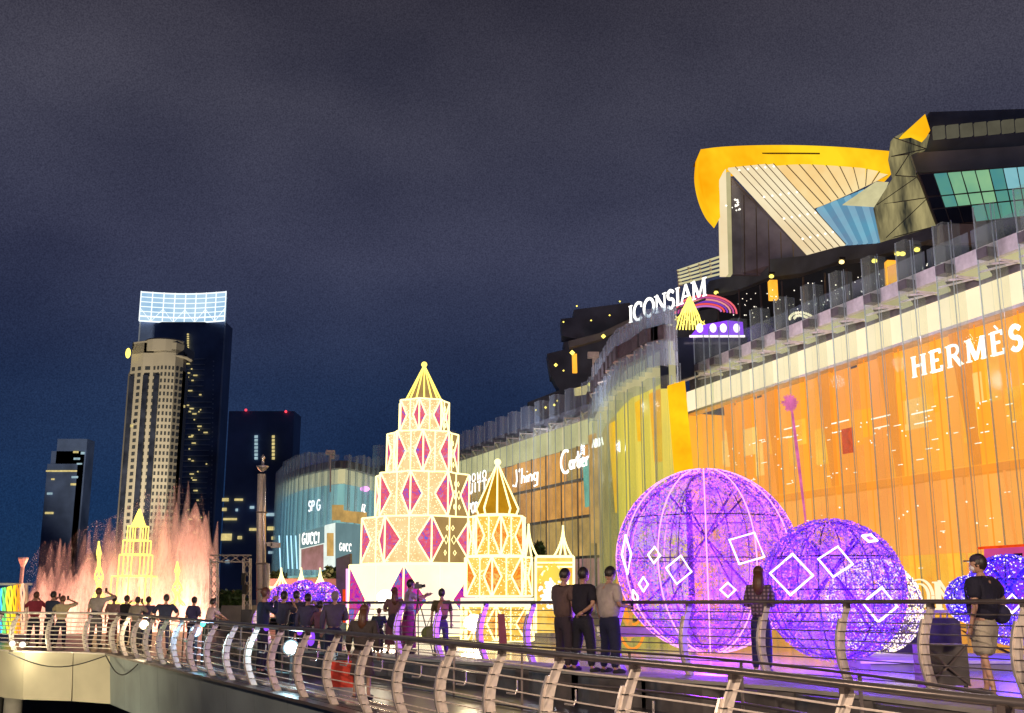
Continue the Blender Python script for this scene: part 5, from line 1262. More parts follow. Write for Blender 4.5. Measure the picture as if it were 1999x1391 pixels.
# ================================================================ LED BALLS
def led_ball(name, label, px, py, Y, r, leds, ribs, diamonds, neon, seed, n=3800, light=None, power=100, net=True, rot=0, rib_m=None):
    c = at(px, py, Y); t_ = thing(name, label, 'light sculpture', tuple(c)); rr = random.Random(seed)
    ms = [MB() for _ in leds]
    for k in range(n):
        z = rr.uniform(-1, 1); a_ = rr.uniform(0, 6.2832); q = math.sqrt(1 - z * z); d_ = Vector((q * math.cos(a_), q * math.sin(a_), z))
        # LEDs hang in loose clumps
        w_ = math.sin(d_.x * 9 + seed) * math.sin(d_.y * 7 + 2) + math.sin(d_.z * 8 + d_.x * 5)
        if w_ < -.75 and rr.random() < .75: continue
        i = min(len(leds) - 1, int(rr.random() ** 1.3 * len(leds))); ms[i].dot(c + d_ * r * rr.uniform(.985, 1.01), rr.uniform(.011, .023) * (Y / 23))
    for m_, l_ in zip(ms, leds): m_.build('fairy_lights', M[l_], t_, kind='stuff')
    w = MB()
    for k in range(900 if net else 300):
        z = rr.uniform(-.97, .97); a_ = rr.uniform(0, 6.2832); q = math.sqrt(1 - z * z); d_ = Vector((q * math.cos(a_), q * math.sin(a_), z))
        e_ = d_.cross(Vector((rr.gauss(0, 1), rr.gauss(0, 1), rr.gauss(0, 1)))).normalized() * rr.uniform(.08, .22); f_ = (d_ * r + e_ * r * .6).normalized() * r
        w.beam(c + d_ * r, c + f_, .012, .012)
    w.build('net_wire', M['cable_vio'], t_, kind='stuff')
    MB().ball(c, r * .965, n=40, m=24).build('veil', M['veil_' + leds[-1 if leds[0] == 'led_pink' else 0]], t_, smooth=True)
    # inner steel frame
    fr = MB()
    for z in (-.55, 0, .45): 
        q = math.sqrt(1 - z * z) * r * .96; fr.tube([c + Vector((q * math.cos(6.2832 * k / 28), q * math.sin(6.2832 * k / 28), z * r)) for k in range(28)], .012, 4, closed=True)
    for k in range(4):
        a_ = math.pi * k / 4 + .3; fr.tube([c + Vector((r * .95 * math.cos(a_) * math.cos(s), r * .95 * math.sin(a_) * math.cos(s), r * .95 * math.sin(s))) for s in [2 * math.pi * j / 32 for j in range(32)]], .014, 4, closed=True)
    for k in range(4):
        a_ = 1.5 * k + .5; fr.beam(c + Vector((r * .8 * math.cos(a_), r * .8 * math.sin(a_), -.5 * r)), c + Vector((-r * .5 * math.cos(a_), -r * .5 * math.sin(a_), .7 * r)), .035)
    fr.build('inner_frame', M['wire'], t_)
    for k in range(ribs):
        a_ = 2 * math.pi * k / ribs + rot
        MB().tube([c + Vector((r * 1.01 * math.cos(a_) * math.cos(s), r * 1.01 * math.sin(a_) * math.cos(s), r * 1.01 * math.sin(s))) for s in [-math.pi / 2 * .9 + math.pi * .93 * j / 24 for j in range(25)]], .015, 5).build('rib', rib_m or neon, t_)
    for (dx, dy, hw, hh, tilt, mt) in diamonds:     # pixel centre and half sizes: four corners dropped on the sphere surface
        cs = []
        for (sx_, sy_) in ((0, -1), (1, 0), (0, 1), (-1, 0)):
            x_ = dx + hw * sx_ * math.cos(tilt) - hh * sy_ * math.sin(tilt); y_ = dy + hw * sx_ * math.sin(tilt) + hh * sy_ * math.cos(tilt)
            d_ = ray(x_, y_).normalized(); oc = CAM - c; bq = oc.dot(d_); disc = bq * bq - (oc.length_squared - (r * 1.03) ** 2)
            cs.append(CAM + d_ * (-bq - math.sqrt(max(0, disc))))
        MB().tube(cs, .025, 6, closed=True).build('neon_diamond', M[mt], t_)
    if light:
        lamp('POINT', 'ball_glow', tuple(c), power, light, .5)
        if power > 100: lamp('POINT', 'ball_floor_glow', (c.x - .4, c.y - r - .5, tz(c.y) + .9), power * 1.7, (light[0] * .6, light[1] * .4, 1), .6)  # extra lamp before the ball, standing in for LED light on the floor
    return t_
for k_, c_, e_ in (('led_vio', (.40, .12, .95), .40), ('led_blue', (.16, .08, 1), .30), ('led_white', (.9, .8, .7), .75)):
    m, t, o = newmat('netting_' + k_); g = t.nodes.new('ShaderNodeNewGeometry'); n_ = t.nodes.new('ShaderNodeTexNoise'); n_.inputs['Scale'].default_value = 2.3; n_.inputs['Detail'].default_value = 8; n_.inputs['Roughness'].default_value = .8
    t.links.new(g.outputs['Position'], n_.inputs['Vector']); mr = t.nodes.new('ShaderNodeMapRange'); mr.inputs[1].default_value = .40; mr.inputs[2].default_value = .58; mr.inputs[3].default_value = .97; mr.inputs[4].default_value = e_ + .14; t.links.new(n_.outputs['Fac'], mr.inputs[0])
    tl = t.nodes.new('ShaderNodeBsdfTranslucent'); tl.inputs[0].default_value = c_ + (1,); tr_ = t.nodes.new('ShaderNodeBsdfTransparent'); x_ = t.nodes.new('ShaderNodeMixShader')
    t.links.new(mr.outputs[0], x_.inputs[0]); t.links.new(tl.outputs[0], x_.inputs[1]); t.links.new(tr_.outputs[0], x_.inputs[2]); t.links.new(x_.outputs[0], o.inputs[0]); M['veil_' + k_] = m
M['cable_vio'] = pbr('violet_cable', (.22, .10, .45), .5, var=.3)
led_ball('led_ball', 'largest purple light ball with pink ribs on the terrace', 1380, 1092, 25, 172 / F * 25, ['led_pink', 'led_pink', 'led_vio', 'led_blue', 'led_vio'], 12,
         [(1458, 1070, 38, 34, .45, 'neon_white'), (1325, 1112, 25, 28, .15, 'neon_white'), (1277, 1083, 12, 16, .05, 'neon_white'), (1256, 1140, 9, 14, 0, 'neon_white'), (1421, 1151, 15, 14, 0, 'neon_white'), (1223, 1082, 9, 38, -.05, 'neon_white'), (1240, 1165, 5, 14, -.3, 'neon_white')],
         M['neon_pink'], 3, 9500, (.52, .08, 1), 460, rot=R(-100))
led_ball('led_ball', 'second purple light ball overlapping the largest one, with big white diamonds', 1627, 1150, 20.5, 133 / F * 20.5, ['led_vio', 'led_blue', 'led_vio', 'led_pink'], 0,
         [(1545, 1121, 42, 40, .05, 'neon_white'), (1631, 1096, 34, 30, .15, 'neon_white'), (1718, 1180, 34, 34, .1, 'neon_white'), (1698, 1050, 15, 7, .3, 'neon_white')], M['neon_pink'], 5, 6800, (.24, .05, 1), 300, rib_m=M['neon_pink'])
led_ball('led_ball', 'cream white light ball behind the second purple one', 1706, 1182, 22.2, 88 / F * 22.2, ['led_white', 'led_warm'], 1, [], M['neon_white'], 8, 3600, (1, .8, .6), 50)
led_ball('led_ball', 'deep blue light ball behind the man in white shorts', 1972, 1170, 21, 84 / F * 21, ['led_blue', 'led_blue', 'led_blue', 'led_white'], 1, [(1976, 1178, 18, 18, 0, 'neon_white')], M['led_blue'], 11, 4200, (.1, .05, 1), 120, rib_m=M['led_blue'])
led_ball('led_ball', 'small deep blue light ball left of the man in white shorts', 1893, 1170, 20, 44 / F * 20, ['led_blue', 'led_blue', 'led_white'], 1, [], M['led_blue'], 12, 1600, (.1, .05, 1), 40, rib_m=M['led_blue'])
for i, (x_, y_, rr_, Y_) in enumerate(((555, 1172, 30, 36), (592, 1168, 34, 36.5), (630, 1172, 34, 35))):
    led_ball('led_mound', ('leftmost', 'middle', 'rightmost')[i] + ' of three low violet light mounds behind the crowd', x_, y_, Y_, rr_ / F * Y_, ['led_vio', 'led_blue', 'led_pink'], 0, [], M['led_vio'], 30 + i, 1300, (.35, .1, 1), 50, net=False)
# plush figures of light at deck (violet dots)
for i, (x_, y_) in enumerate(((607, 1245), (585, 1234), (520, 1226))):
    p = at(x_, y_, 24); t_ = thing('light_pebble', ('violet glowing lantern low behind the cyan stage light', 'smaller violet lantern just above the cyan stage light', 'violet lantern at the feet of the man in navy')[i], 'lantern', tuple(p)); MB().ball(p, .06 if i else .09, .06, .17 if i == 0 else .06).build('shade', M['led_vio'], t_); MB().ball(p + Vector((0, -.1, .05)), .03).build('spot', M['neon_pink'], t_)

# pavilion with spires
def pavilion(x0, x1, ytop, ybot, Y, spx, label, arch=True):
    t_ = thing('golden_pavilion', label, 'pavilion', tuple(at(x0, ybot, Y))); nm = M['neon']
    for yy in (ytop, ytop + 12, ytop + 20): MB().beam(at(x0, yy, Y), at(x1, yy, Y), .05 if yy != ytop else .08).build('beam', nm, t_)
    plate('cornice', [(x0, ytop + 3, Y + .1), (x1, ytop + 3, Y + .1), (x1, ytop + 18, Y + .1), (x0, ytop + 18, Y + .1)], M['fab_yel'], t_, .3)
    for xx in (x0, x1): MB().beam(at(xx, ytop, Y), at(xx, ybot, Y), .07).build('post', nm, t_)
    if arch:
        cx_ = (x0 + x1) / 2 - 2; MB().tube([at(cx_ + 27 * math.cos(R(180 - 180 * j / 16)), ytop + 52 - 30 * math.sin(R(180 - 180 * j / 16)), Y) for j in range(17)] + [at(cx_ + 27, ybot, Y)], .045, 5).build('arch', nm, t_)
        plate('backdrop', [(x0 + 1, ytop + 18, Y + .5), (x1 - 1, ytop + 18, Y + .5), (x1 - 1, ybot, Y + .5), (x0 + 1, ybot, Y + .5)], M['fab_yel'], t_, .1)
    for (sx_, top_, hw) in spx:
        for s_ in (-1, -.35, .35, 1):
            MB().tube([at(sx_ + s_ * hw * (1 - (j / 8)) ** 2.2, ytop + (top_ - ytop) * j / 8, Y + (.0 if abs(s_) == 1 else .25)) for j in range(9)], .032, 5).build('spire_tube', nm, t_)
    return t_
pavilion(1046, 1120, 1086, 1235, 34, [(1099, 1025, 18), (1032, 1022, 17)], 'golden outlined pavilion with pointed spires right of the small light tree')
pavilion(520, 662, 1146, 1178, 44, [(549, 1108, 15), (588, 1108, 14), (625, 1108, 13)], 'low golden outlined roof with three pointed spires beyond the crowd', False)
fl = thing('flower_display', 'white and green flower display inside the golden pavilion arch', 'flowers', tuple(at(1075, 1160, 33.6))); rr = random.Random(4); m1_, m2_ = MB(), MB()
for k in range(160):
    p = at(rr.gauss(1077, 10), rr.gauss(1160, 12), 33.6 + rr.uniform(-.2, .2)); m1_.ball(p, rr.uniform(.03, .07), n=6, m=4)
    p = at(rr.gauss(1072, 10), rr.gauss(1128, 8), 33.8); m2_.quad(p, p + Vector((.14, 0, .05)), p + Vector((.04, .05, .16)))
m1_.build('blossoms', M['white_lit'], fl); m2_.build('leaves', M['yelgreen_panel'], fl)

# pink reflection in the glass, modelled as a glowing stalk with tuft
pl = thing('pink_reflection', 'pink reflection in the glass modelled as a glowing stalk and tuft before the orange facade', 'light sculpture', tuple(at(1575, 1010, 38)))
MB().tube([at(1578, 1160, 38), at(1572, 1010, 38), at(1556, 880, 38), at(1546, 800, 38)], [.035, .035, .06, .04], 6).build('stalk', M['plume'] if 'plume' in M else glow('reflection_pink', lin(232, 116, 176), .85, .3, 3, sample=False), pl)
m_ = MB(); rr = random.Random(2)
for k in range(220):
    d_ = Vector((rr.gauss(0, 1), rr.gauss(0, 1), rr.gauss(0, 1))).normalized(); m_.beam(at(1542, 786, 38), at(1542, 786, 38) + d_ * rr.uniform(.15, .34), .025, .025)
m_.build('tuft', bpy.data.materials['reflection_pink'], pl)

# white block letters on the plaza
ol = thing('plaza_letters', 'pale outlined standing letters CON between the light balls', 'sign', tuple(at(1760, 1190, 24)))
p = at(1728, 1190, 24); lettering('CON', p, Vector((1, .05, 0)).normalized(), .60, M['cream'], ol, thick=.16, thin=.1, sx=.95, gap=.04, outline=True, dep=.12)
MB().box(at(1800, 1193, 24), (1.9, .25, .06)).build('base_rail', M['steel'], ol)
for k in range(9): MB().beam(at(1758 + k * 13, 1194, 24), at(1758 + k * 13, 1207, 24), .03).build('support', M['steel'], ol)
MB().box((at(1735, 1230, 24).x + .4, 24.2, (tz(24) + at(1735, 1206, 24).z) / 2), (2.2, .7, at(1735, 1206, 24).z - tz(24))).build('plinth_box', M['wall_dark'], label='dark low plinth under the outlined letters', cat='plinth')
# platforms
pf = thing('stage_platform', 'pale low stage platform below the dark plinth and balls', 'platform', (6, 21, tz(20)))
for k in range(5): MB().box((at(1740 + k * 78, 1262, 19.4).x, 20.6, tz(20) + .09), (.70, 2.2, .18)).build('platform_panel', M['concrete'], pf)
MB().box((at(1895, 1262, 19).x, 19.45, tz(20) + .155), (3.5, .06, .05)).build('platform_edge', M['white_metal'], pf)
# dark box with X on the terrace
sb = thing('floor_monitor', 'dark square box with crossed creases standing on the terrace', 'crate', tuple(at(1848, 1330, 15.2)))
c = at(1848, 1298, 15.2); w2, h2 = .31, .27
MB().box(c + Vector((0, .2, 0)), (2 * w2, .36, 2 * h2)).build('box_body', M['wall_dark'], sb)
for a_, b_ in (((-w2, -h2), (0, 0)), ((w2, -h2), (0, 0)), ((-w2, h2), (0, 0)), ((w2, h2), (0, 0))): MB().beam(c + Vector((a_[0], .01, a_[1])), c + Vector((0, -.03, -.02)), .025).build('crease', M['steel_dark'], sb)
for s_ in (-1, 1): MB().box(c + Vector((s_ * .26, .2, -h2 - .02)), (.06, .3, .05)).build('foot', M['black'], sb)
# pink kiosk
kk = thing('pink_kiosk', 'pink lit kiosk panel at the right edge before the orange wall', 'kiosk', tuple(at(1970, 1100, 30)))
plate('panel', [(1930, 1068, 30), (2040, 1062, 30), (2040, 1190, 30), (1930, 1190, 30)], glow('pink_panel', lin(222, 80, 150), .85, .15, 1, sample=False), kk, .3)
plate('top_trim', [(1924, 1066, 29.8), (2044, 1059, 29.8), (2044, 1064, 29.8), (1924, 1071, 29.8)], M['red_lit'], kk, .5)
plate('dark_inset', [(1980, 1080, 29.9), (1996, 1079, 29.9), (1996, 1090, 29.9), (1980, 1091, 29.9)], M['wire'], kk, .05)
# wicker hoop sculpture behind the three men
hp = thing('hoop_sculpture', 'warm lit sculpture of tangled hoops beside the largest ball', 'sculpture', tuple(at(1228, 1240, 27)))
for k in range(8):
    a_ = k * .8; e1 = Vector((math.cos(a_), math.sin(a_), .2)).normalized(); e2 = Vector((0, 0, 1)); rr_ = .75 if k < 5 else .5
    c = at(1232, 1175, 27) + Vector((.1 * math.sin(k * 2), 0, .3 * math.sin(k * 1.7)))
    MB().tube([c + e1 * rr_ * .6 * math.cos(t) + e2 * rr_ * 1.1 * math.sin(t) for t in [6.2832 * j / 24 for j in range(24)]], .035, 5, closed=True).build('hoop', M['org_deep'] if k % 2 else M['tan_lit'], hp)
MB().box(at(1228, 1232, 27), (1.5, .9, .22)).build('plinth', M['concrete'], hp)
# dark tower speaker beside tall tree
ds = thing('speaker_tower', 'dark upright banner tower left of the tallest light tree', 'banner', tuple(at(668, 1190, 37)))
plate('panel', [(656, 1090, 37), (684, 1080, 37), (684, 1200, 37), (656, 1200, 37)], M['wall_dark'], ds, .4)
MB().beam(at(680, 1110, 36.6), at(680, 1215, 36.6), .14).build('edge_light', M['neon_pink'], ds)
MB().beam(at(672, 1150, 36.6), at(673, 1215, 36.6), .10).build('edge_light', M['red_lit'], ds)

# signboard hanging on terrace rail (reddish-purple panel at x 980)
MB().prism([at(972, 1198, 22.0), at(985, 1198, 22.0), at(990, 1256, 22.0), at(974, 1256, 22.0)], (0, .05, 0)).build('rail_banner', pbr('maroon_cloth', (.35, .10, .10), .8), label='narrow maroon board tied to a terrace rail post', cat='board')
# unseen lamp posts, added out of view to light the near railing
for (x_, y_, pw_) in ((-3.5, 1.0, 1100), (9.0, 1.5, 700), (-11, 14, 260)):
    t_ = thing('unseen_pier_lamp', 'added unseen lamp post with warm light standing %s' % ('left of the viewpoint' if x_ == -3.5 else 'right of the viewpoint' if x_ > 0 else 'on the lower pier'), 'lamp post', (x_, y_, -3.6))
    MB().tube([(x_, y_, -3.6), (x_, y_, 5.4)], .07, 8).build('pole', M['steel_dark'], t_); MB().ball((x_, y_, 5.6), .25).build('globe', M['cream'], t_)
    lamp('POINT', 'unseen_pier_light', (x_, y_ + .45, 5.6), pw_ * 5, (1, .73, .53), .25)

# ================================================================ PEOPLE
def skinned(verts, edges, radii, root, lvl=1):
    me = bpy.data.meshes.new('tmp'); me.from_pydata(verts, edges, []); o = bpy.data.objects.new('tmp', me); col.objects.link(o)
    md = o.modifiers.new('s', 'SKIN'); md.use_smooth_shade = True
    for i, r_ in enumerate(radii):
        sv = me.skin_vertices[0].data[i]; sv.radius = r_ if isinstance(r_, tuple) else (r_, r_); sv.use_root = (i == root)
    if lvl: s2 = o.modifiers.new('u', 'SUBSURF'); s2.levels = lvl; s2.render_levels = lvl
    dg = bpy.context.evaluated_depsgraph_get(); out_ = bpy.data.meshes.new_from_object(o.evaluated_get(dg))
    bpy.data.objects.remove(o); bpy.data.meshes.remove(me); return out_
def join_mb(me, mb, name, mat):
    bm = bmesh.new(); bm.from_mesh(me)
    if mb and mb.v:
        vs = [bm.verts.new(v) for v in mb.v]
        for f in mb.f:
            try: bm.faces.new([vs[i] for i in f])
            except ValueError: pass
    out_ = bpy.data.meshes.new(name); bm.to_mesh(out_); bm.free(); out_.materials.clear(); out_.materials.append(mat)
    out_.polygons.foreach_set('use_smooth', [True] * len(out_.polygons)); out_.update(); return out_

ARMS = {  # elbow and wrist relative to shoulder; x outward, y forward, z up
 'down': ((.06, -.03, -.29), (.07, .04, -.54)),
 'phone': ((.05, .02, -.28), (-.08, .24, -.22)),
 'low_phone': ((.04, .02, -.28), (-.07, .25, -.30)),
 'face': ((.14, .16, -.16), (-.10, .24, .10)),
 'raised': ((.30, .10, .08), (.02, .20, .20)),
 'cam': ((.10, .22, -.12), (-.02, .44, -.02)),
 'hip': ((.20, -.06, -.24), (.06, .05, -.36)),
 'lean': ((.10, .22, -.20), (.0, .42, -.30)),
 'back': ((.12, -.10, -.27), (-.10, -.14, -.40)),
 'fold': ((.08, .03, -.28), (-.16, .20, -.20)),
 'reach': ((.16, .18, -.10), (.20, .42, -.02)),
}
def person(label, px, py, Y, hpx, face, arms=('down', 'down'), shirt=(.05, .05, .09), pants=(.02, .02, .04), hair='hair', long_hair=False, sleeve=.55, skirt=None, shorts=False, shoes=(.02, .02, .02), mask=False, lean=0, stance=.10, bag=None, group=None, hat=None, head_tilt=0, head_turn=0, build=1.0, stride=0, z=None, phone=False, coat=0):
    base = at(px, py, Y)
    if z is not None: base.z = z
    s = hpx / F * Y / 1.72
    t_ = thing('person', label, 'person', tuple(base), R(face)); t_.scale = (s, s, s)
    if group: t_['group'] = group
    W = build * 1.1
    pel = Vector((0, 0, .93)); wa = Vector((0, lean * .3, 1.07)); ch = Vector((0, lean, 1.27)); nk = Vector((0, lean + .01, 1.46)); hb = Vector((0, lean + .02, 1.54))
    v = [pel, wa, ch, nk, hb]; e = [(0, 1), (1, 2), (2, 3), (3, 4)]; r_ = [(.09 * W, .07 * W), (.10 * W, .075 * W), (.12 * W, .08 * W), (.055, .055), (.05, .055)]
    T = [Vector((0, 0, .84 if coat else .91)), wa, ch, Vector((0, lean, 1.42))]; Te = [(0, 1), (1, 2), (2, 3)]; Tr = [(.165 * W, .13 * W), (.16 * W, .13 * W), (.178 * W, .135 * W), (.085, .08)]
    hands = []
    for sd, pose in ((-1, arms[0]), (1, arms[1])):
        el, wr = ARMS[pose]; sh = ch + Vector((sd * .175 * W, 0, .115)); E_ = sh + Vector((sd * el[0], el[1], el[2])); Wr = sh + Vector((sd * wr[0], wr[1], wr[2]))
        i = len(v); v += [sh, E_, Wr]; e += [(2, i), (i, i + 1), (i + 1, i + 2)]; r_ += [.052 * W, .040, .028]
        j = len(T); T += [sh, sh.lerp(E_, sleeve * 1.6 if sleeve < .6 else 1)]; Te += [(2, j), (j, j + 1)]; Tr += [.068 * W, .062 * W]
        if sleeve >= .6: T.append(E_.lerp(Wr, .92)); Te.append((j + 1, j + 2)); Tr.append(.045)
        hands.append((Wr, (Wr - E_).normalized(), sd))
    P = [Vector((0, 0, 1.0)), Vector((0, 0, .90))]; Pe = [(0, 1)]; Pr = [(.125 * W, .10 * W), (.125 * W, .10 * W)]; feet = MB()
    for sd in (-1, 1):
        hp_ = Vector((sd * .088 * W, 0, .78)); kn = Vector((sd * (.09 + stance * .3), .03 + stride * sd * .12, .48)); an = Vector((sd * (.08 + stance * .6), stride * sd * .22 - .02, .08)); toe = an + Vector((sd * .03, .13, -.04))
        i = len(v); v += [hp_, kn, an, toe]; e += [(0, i), (i, i + 1), (i + 1, i + 2), (i + 2, i + 3)]; r_ += [.06 * W, .050, .036, .032]
        j = len(P); P += [hp_, hp_.lerp(kn, .95) if shorts else kn]; Pe += [(1, j), (j, j + 1)]; Pr += [(.085 * W, .095 * W), .095 * W if shorts else .074 * W]
        if not shorts: P.append(Vector((an.x, an.y, .09))); Pe.append((j + 1, j + 2)); Pr.append(.062)
        c = (an + toe) / 2; feet.ball((c.x, c.y + .01, .045), .048, .135, .05, n=10, m=6)
    body = skinned([tuple(a) for a in v], e, r_, 0, 1)
    hm = MB(); hc = hb + Vector((0, .018, .075))
    hm.ball(hc, .080, .098, .116, n=14, m=10); hm.ball(hc + Vector((0, .088, -.02)), .013, .02, .02, n=6, m=5)   # skull, nose
    hm.ball(hc + Vector((0, .045, -.075)), .045, .04, .035, n=8, m=6)
    for sd in (-1, 1): hm.ball(hc + Vector((sd * .076, .0, -.01)), .012, .022, .032, n=6, m=5)
    Hm = Matrix.Translation(hc) @ Matrix.Rotation(R(head_turn), 4, 'Z') @ Matrix.Rotation(R(-head_tilt), 4, 'X') @ Matrix.Translation(-hc)
    hm.v = [tuple(Hm @ Vector(q)) for q in hm.v]
    for Wr, d_, sd in hands:
        side_ = d_.cross(Vector((0, 0, 1))); 
        if side_.length < .1: side_ = Vector((0, 1, 0))
        side_.normalize(); cr_ = d_.cross(side_).normalized()
        pc = Wr + d_ * .045; hm.tube([Wr - d_ * .01, Wr + d_ * .04, Wr + d_ * .085], [.024, .034, .032], 7)
        for q in range(4):
            b_ = Wr + d_ * .08 + side_ * (.024 - .016 * q); ln = (.062, .072, .066, .05)[q]; hm.tube([b_, b_ + d_ * ln * .5 + cr_ * .006, b_ + d_ * ln * .8 + cr_ * .026], [.0085, .008, .006], 5)
        b_ = Wr + d_ * .03 + side_ * .028; hm.tube([b_, b_ + d_ * .03 + side_ * .025, b_ + d_ * .058 + side_ * .022], [.011, .010, .008], 5)
    inst('body', join_mb(body, hm, 'body', M['skin']), t_)
    inst('shirt', join_mb(skinned([tuple(a) for a in T], Te, Tr, 0, 1), None, 'shirt', shirt if not isinstance(shirt, tuple) else cloth('cloth_%d' % len(bpy.data.materials), tuple(x * (.62 if max(shirt) < .3 else .85) for x in shirt))), t_)
    pm = cloth('cloth_%d' % len(bpy.data.materials), tuple(x * .7 for x in pants))
    if skirt: 
        n = 14; m_ = MB(); prof = [(.15, .98), (.19, .85), (.22, .60), (.24, skirt)]; m_.lathe(prof, (0, 0, 0), n); m_.v = [(a, b * .8, c) for a, b, c in m_.v]; m_.build('skirt', pm, t_, smooth=True, local=True)
    else: inst('shorts' if shorts else 'trousers', join_mb(skinned([tuple(a) for a in P], Pe, Pr, 0, 1), None, 'trousers', pm), t_)
    if False:
        m_ = MB().lathe([(.165 * W, 1.16), (.18 * W, .98), (.19 * W, .90), (.19 * W, coat)], (0, 0, 0), 14); m_.v = [(a, b * .78, c) for a, b, c in m_.v]; m_.build('shirt_tail', t_.children[1].data.materials[0], t_, smooth=True, local=True)
    feet.build('shoes', cloth('shoe_%d' % len(bpy.data.materials), shoes), t_, smooth=True, local=True)
    # hair
    hr_ = MB(); hr_.ball(hc + Vector((0, -.014, .020)), .093, .103, .116, n=14, m=9)
    keep = []
    for f in hr_.f:
        c = sum((Vector(hr_.v[i]) for i in f), Vector()) / len(f) - hc
        if c.y > .045 and c.z < .055: continue
        if c.z < ((-.10 if c.y < -.02 else -.02) if not long_hair else -.2): continue
        keep.append(f)
    hr_.f = keep
    if long_hair: hr_.tube([hc + Vector((0, -.045, .03)), hc + Vector((0, -.075, -.10)), hc + Vector((0, -.085, -.22)), hc + Vector((0, -.08, -.34))], [.075, .095, .10, .07], 10)
    hr_.v = [tuple(Hm @ Vector(q)) for q in hr_.v]; hr_.build('hair', M[hair], t_, smooth=True, local=True)
    if hat:
        m_ = MB().ball(hc + Vector((0, -.005, .055)), .088, .10, .075, n=12, m=7); m_.box(hc + Vector((0, .115, .04)), (.13, .09, .014)); m_.v = [tuple(Hm @ Vector(q)) for q in m_.v]; m_.build('cap', cloth('cap_%d' % len(bpy.data.materials), hat), t_, smooth=True, local=True)
    if mask:
        m_ = MB().ball(hc + Vector((0, .055, -.045)), .062, .052, .046, n=10, m=6); m_.v = [tuple(Hm @ Vector(q)) for q in m_.v]; m_.build('face_mask', M['mask'], t_, smooth=True, local=True)
    if phone:
        Wr, d_, sd = hands[1]; MB().box(Wr + d_ * .12 + Vector((0, .02, .03)), (.075, .012, .15)).build('phone', M['black'], t_, local=True)
    if bag: bag(t_)
    return t_
def add_bag(name, c, size, colr, strap=None):
    def f(t_):
        m_ = MB().ball(c, size[0], size[1], size[2], n=12, m=8); b = m_.build(name, cloth('bag_%d' % len(bpy.data.materials), colr), t_, smooth=True, local=True)
        if strap: MB().tube(strap, .012, 5).build('strap', M['black'], b, local=True)
    return f
# the overlook group (on the lower deck)
G1 = 'spectators along the overlook railing'
person('person in red shirt with brown bun, leftmost at the platform rail', 62, 1262, 36.5, 100, 20, ('face', 'face'), (.30, .03, .06), (.03, .03, .06), 'hair_b', group=G1, z=0)
person('person in blue grey shirt bending toward a phone beside the red shirt', 92, 1260, 36, 102, -20, ('face', 'face'), (.05, .07, .14), (.02, .02, .05), lean=.06, group=G1, z=0, phone=True)
person('person in pale top with yellow brown hair holding up a phone', 115, 1260, 35.4, 96, 10, ('face', 'raised'), (.48, .40, .24), (.02, .02, .06), 'hair_b', group=G1, z=0, phone=True)
person('person in light vest with raised arm shooting the fountain', 184, 1258, 35.6, 110, -8, ('down', 'raised'), (.42, .38, .34), (.22, .20, .20), 'hair_b', group=G1, z=0, phone=True, bag=add_bag('waist_bag', Vector((0, -.14, 1.0)), (.15, .06, .07), (.05, .05, .08)))
person('small person in pinkish shirt right of the raised arm', 216, 1256, 37, 92, 0, ('down', 'down'), (.45, .28, .26), (.25, .08, .08), group=G1, z=0)
person('person in dark clothes behind the rail post, left of the grey shirt', 240, 1258, 35.6, 96, -30, ('face', 'down'), (.025, .02, .03), (.02, .02, .03), group=G1, z=0)
person('person in beige shirt lifting a phone beside the corner of the rail', 262, 1258, 35, 95, -10, ('fold', 'face'), (.32, .28, .22), (.14, .13, .12), group=G1, z=0, phone=True)
person('person in violet grey shirt just right of the warm stage light', 284, 1258, 35.5, 94, 15, ('down', 'down'), (.10, .09, .18), (.05, .05, .10), group=G1, z=0)
person('person in dark blue shirt with broad shoulders standing by the bend', 318, 1268, 32.5, 108, 5, ('hip', 'hip'), (.025, .035, .09), (.05, .05, .13), build=1.1, group=G1, z=0)
person('person in violet blue shirt near the blue stage light', 373, 1262, 33.5, 100, -25, ('down', 'fold'), (.08, .07, .22), (.03, .03, .10), group=G1, z=0)
person('person in pale pink shirt leaning on the rail above the green light', 404, 1262, 33, 98, -50, ('lean', 'lean'), (.55, .42, .48), (.06, .10, .10), lean=.10, group=G1, z=0)
# the crowd by the violet mounds
G2 = 'crowd in front of the violet light mounds'
person('person in navy jacket holding a camera, leftmost of the crowd', 509, 1302, 24.5, 158, -60, ('face', 'face'), (.015, .03, .09), (.02, .02, .05), 'hair_b', group=G2, z=0, sleeve=.9, phone=True)
person('person in dark shirt behind the man in navy', 548, 1290, 28, 132, -30, ('fold', 'face'), (.06, .05, .10), (.02, .03, .06), group=G2, z=0)
person('person in shadow with dark jacket in the middle of the crowd', 574, 1286, 29, 128, 10, ('down', 'face'), (.03, .035, .08), (.02, .03, .06), group=G2, z=0)
person('person with grey violet coat whose elbow points right', 596, 1286, 27.5, 130, -15, ('down', 'face'), (.09, .07, .14), (.05, .04, .09), group=G2, z=0, sleeve=.9)
person('person in dull red top carrying a small white bag', 622, 1280, 27.5, 116, 20, ('fold', 'down'), (.24, .10, .14), (.03, .05, .08), group=G2, z=0, bag=add_bag('hand_bag', Vector((.02, .2, .95)), (.07, .04, .07), (.6, .55, .6)))
person('tall person in grey jacket with pale hair, rightmost of the crowd', 650, 1288, 26, 142, 12, ('down', 'fold'), (.13, .11, .17), (.02, .02, .07), 'hair_g', group=G2, z=0, sleeve=.9, build=1.1)
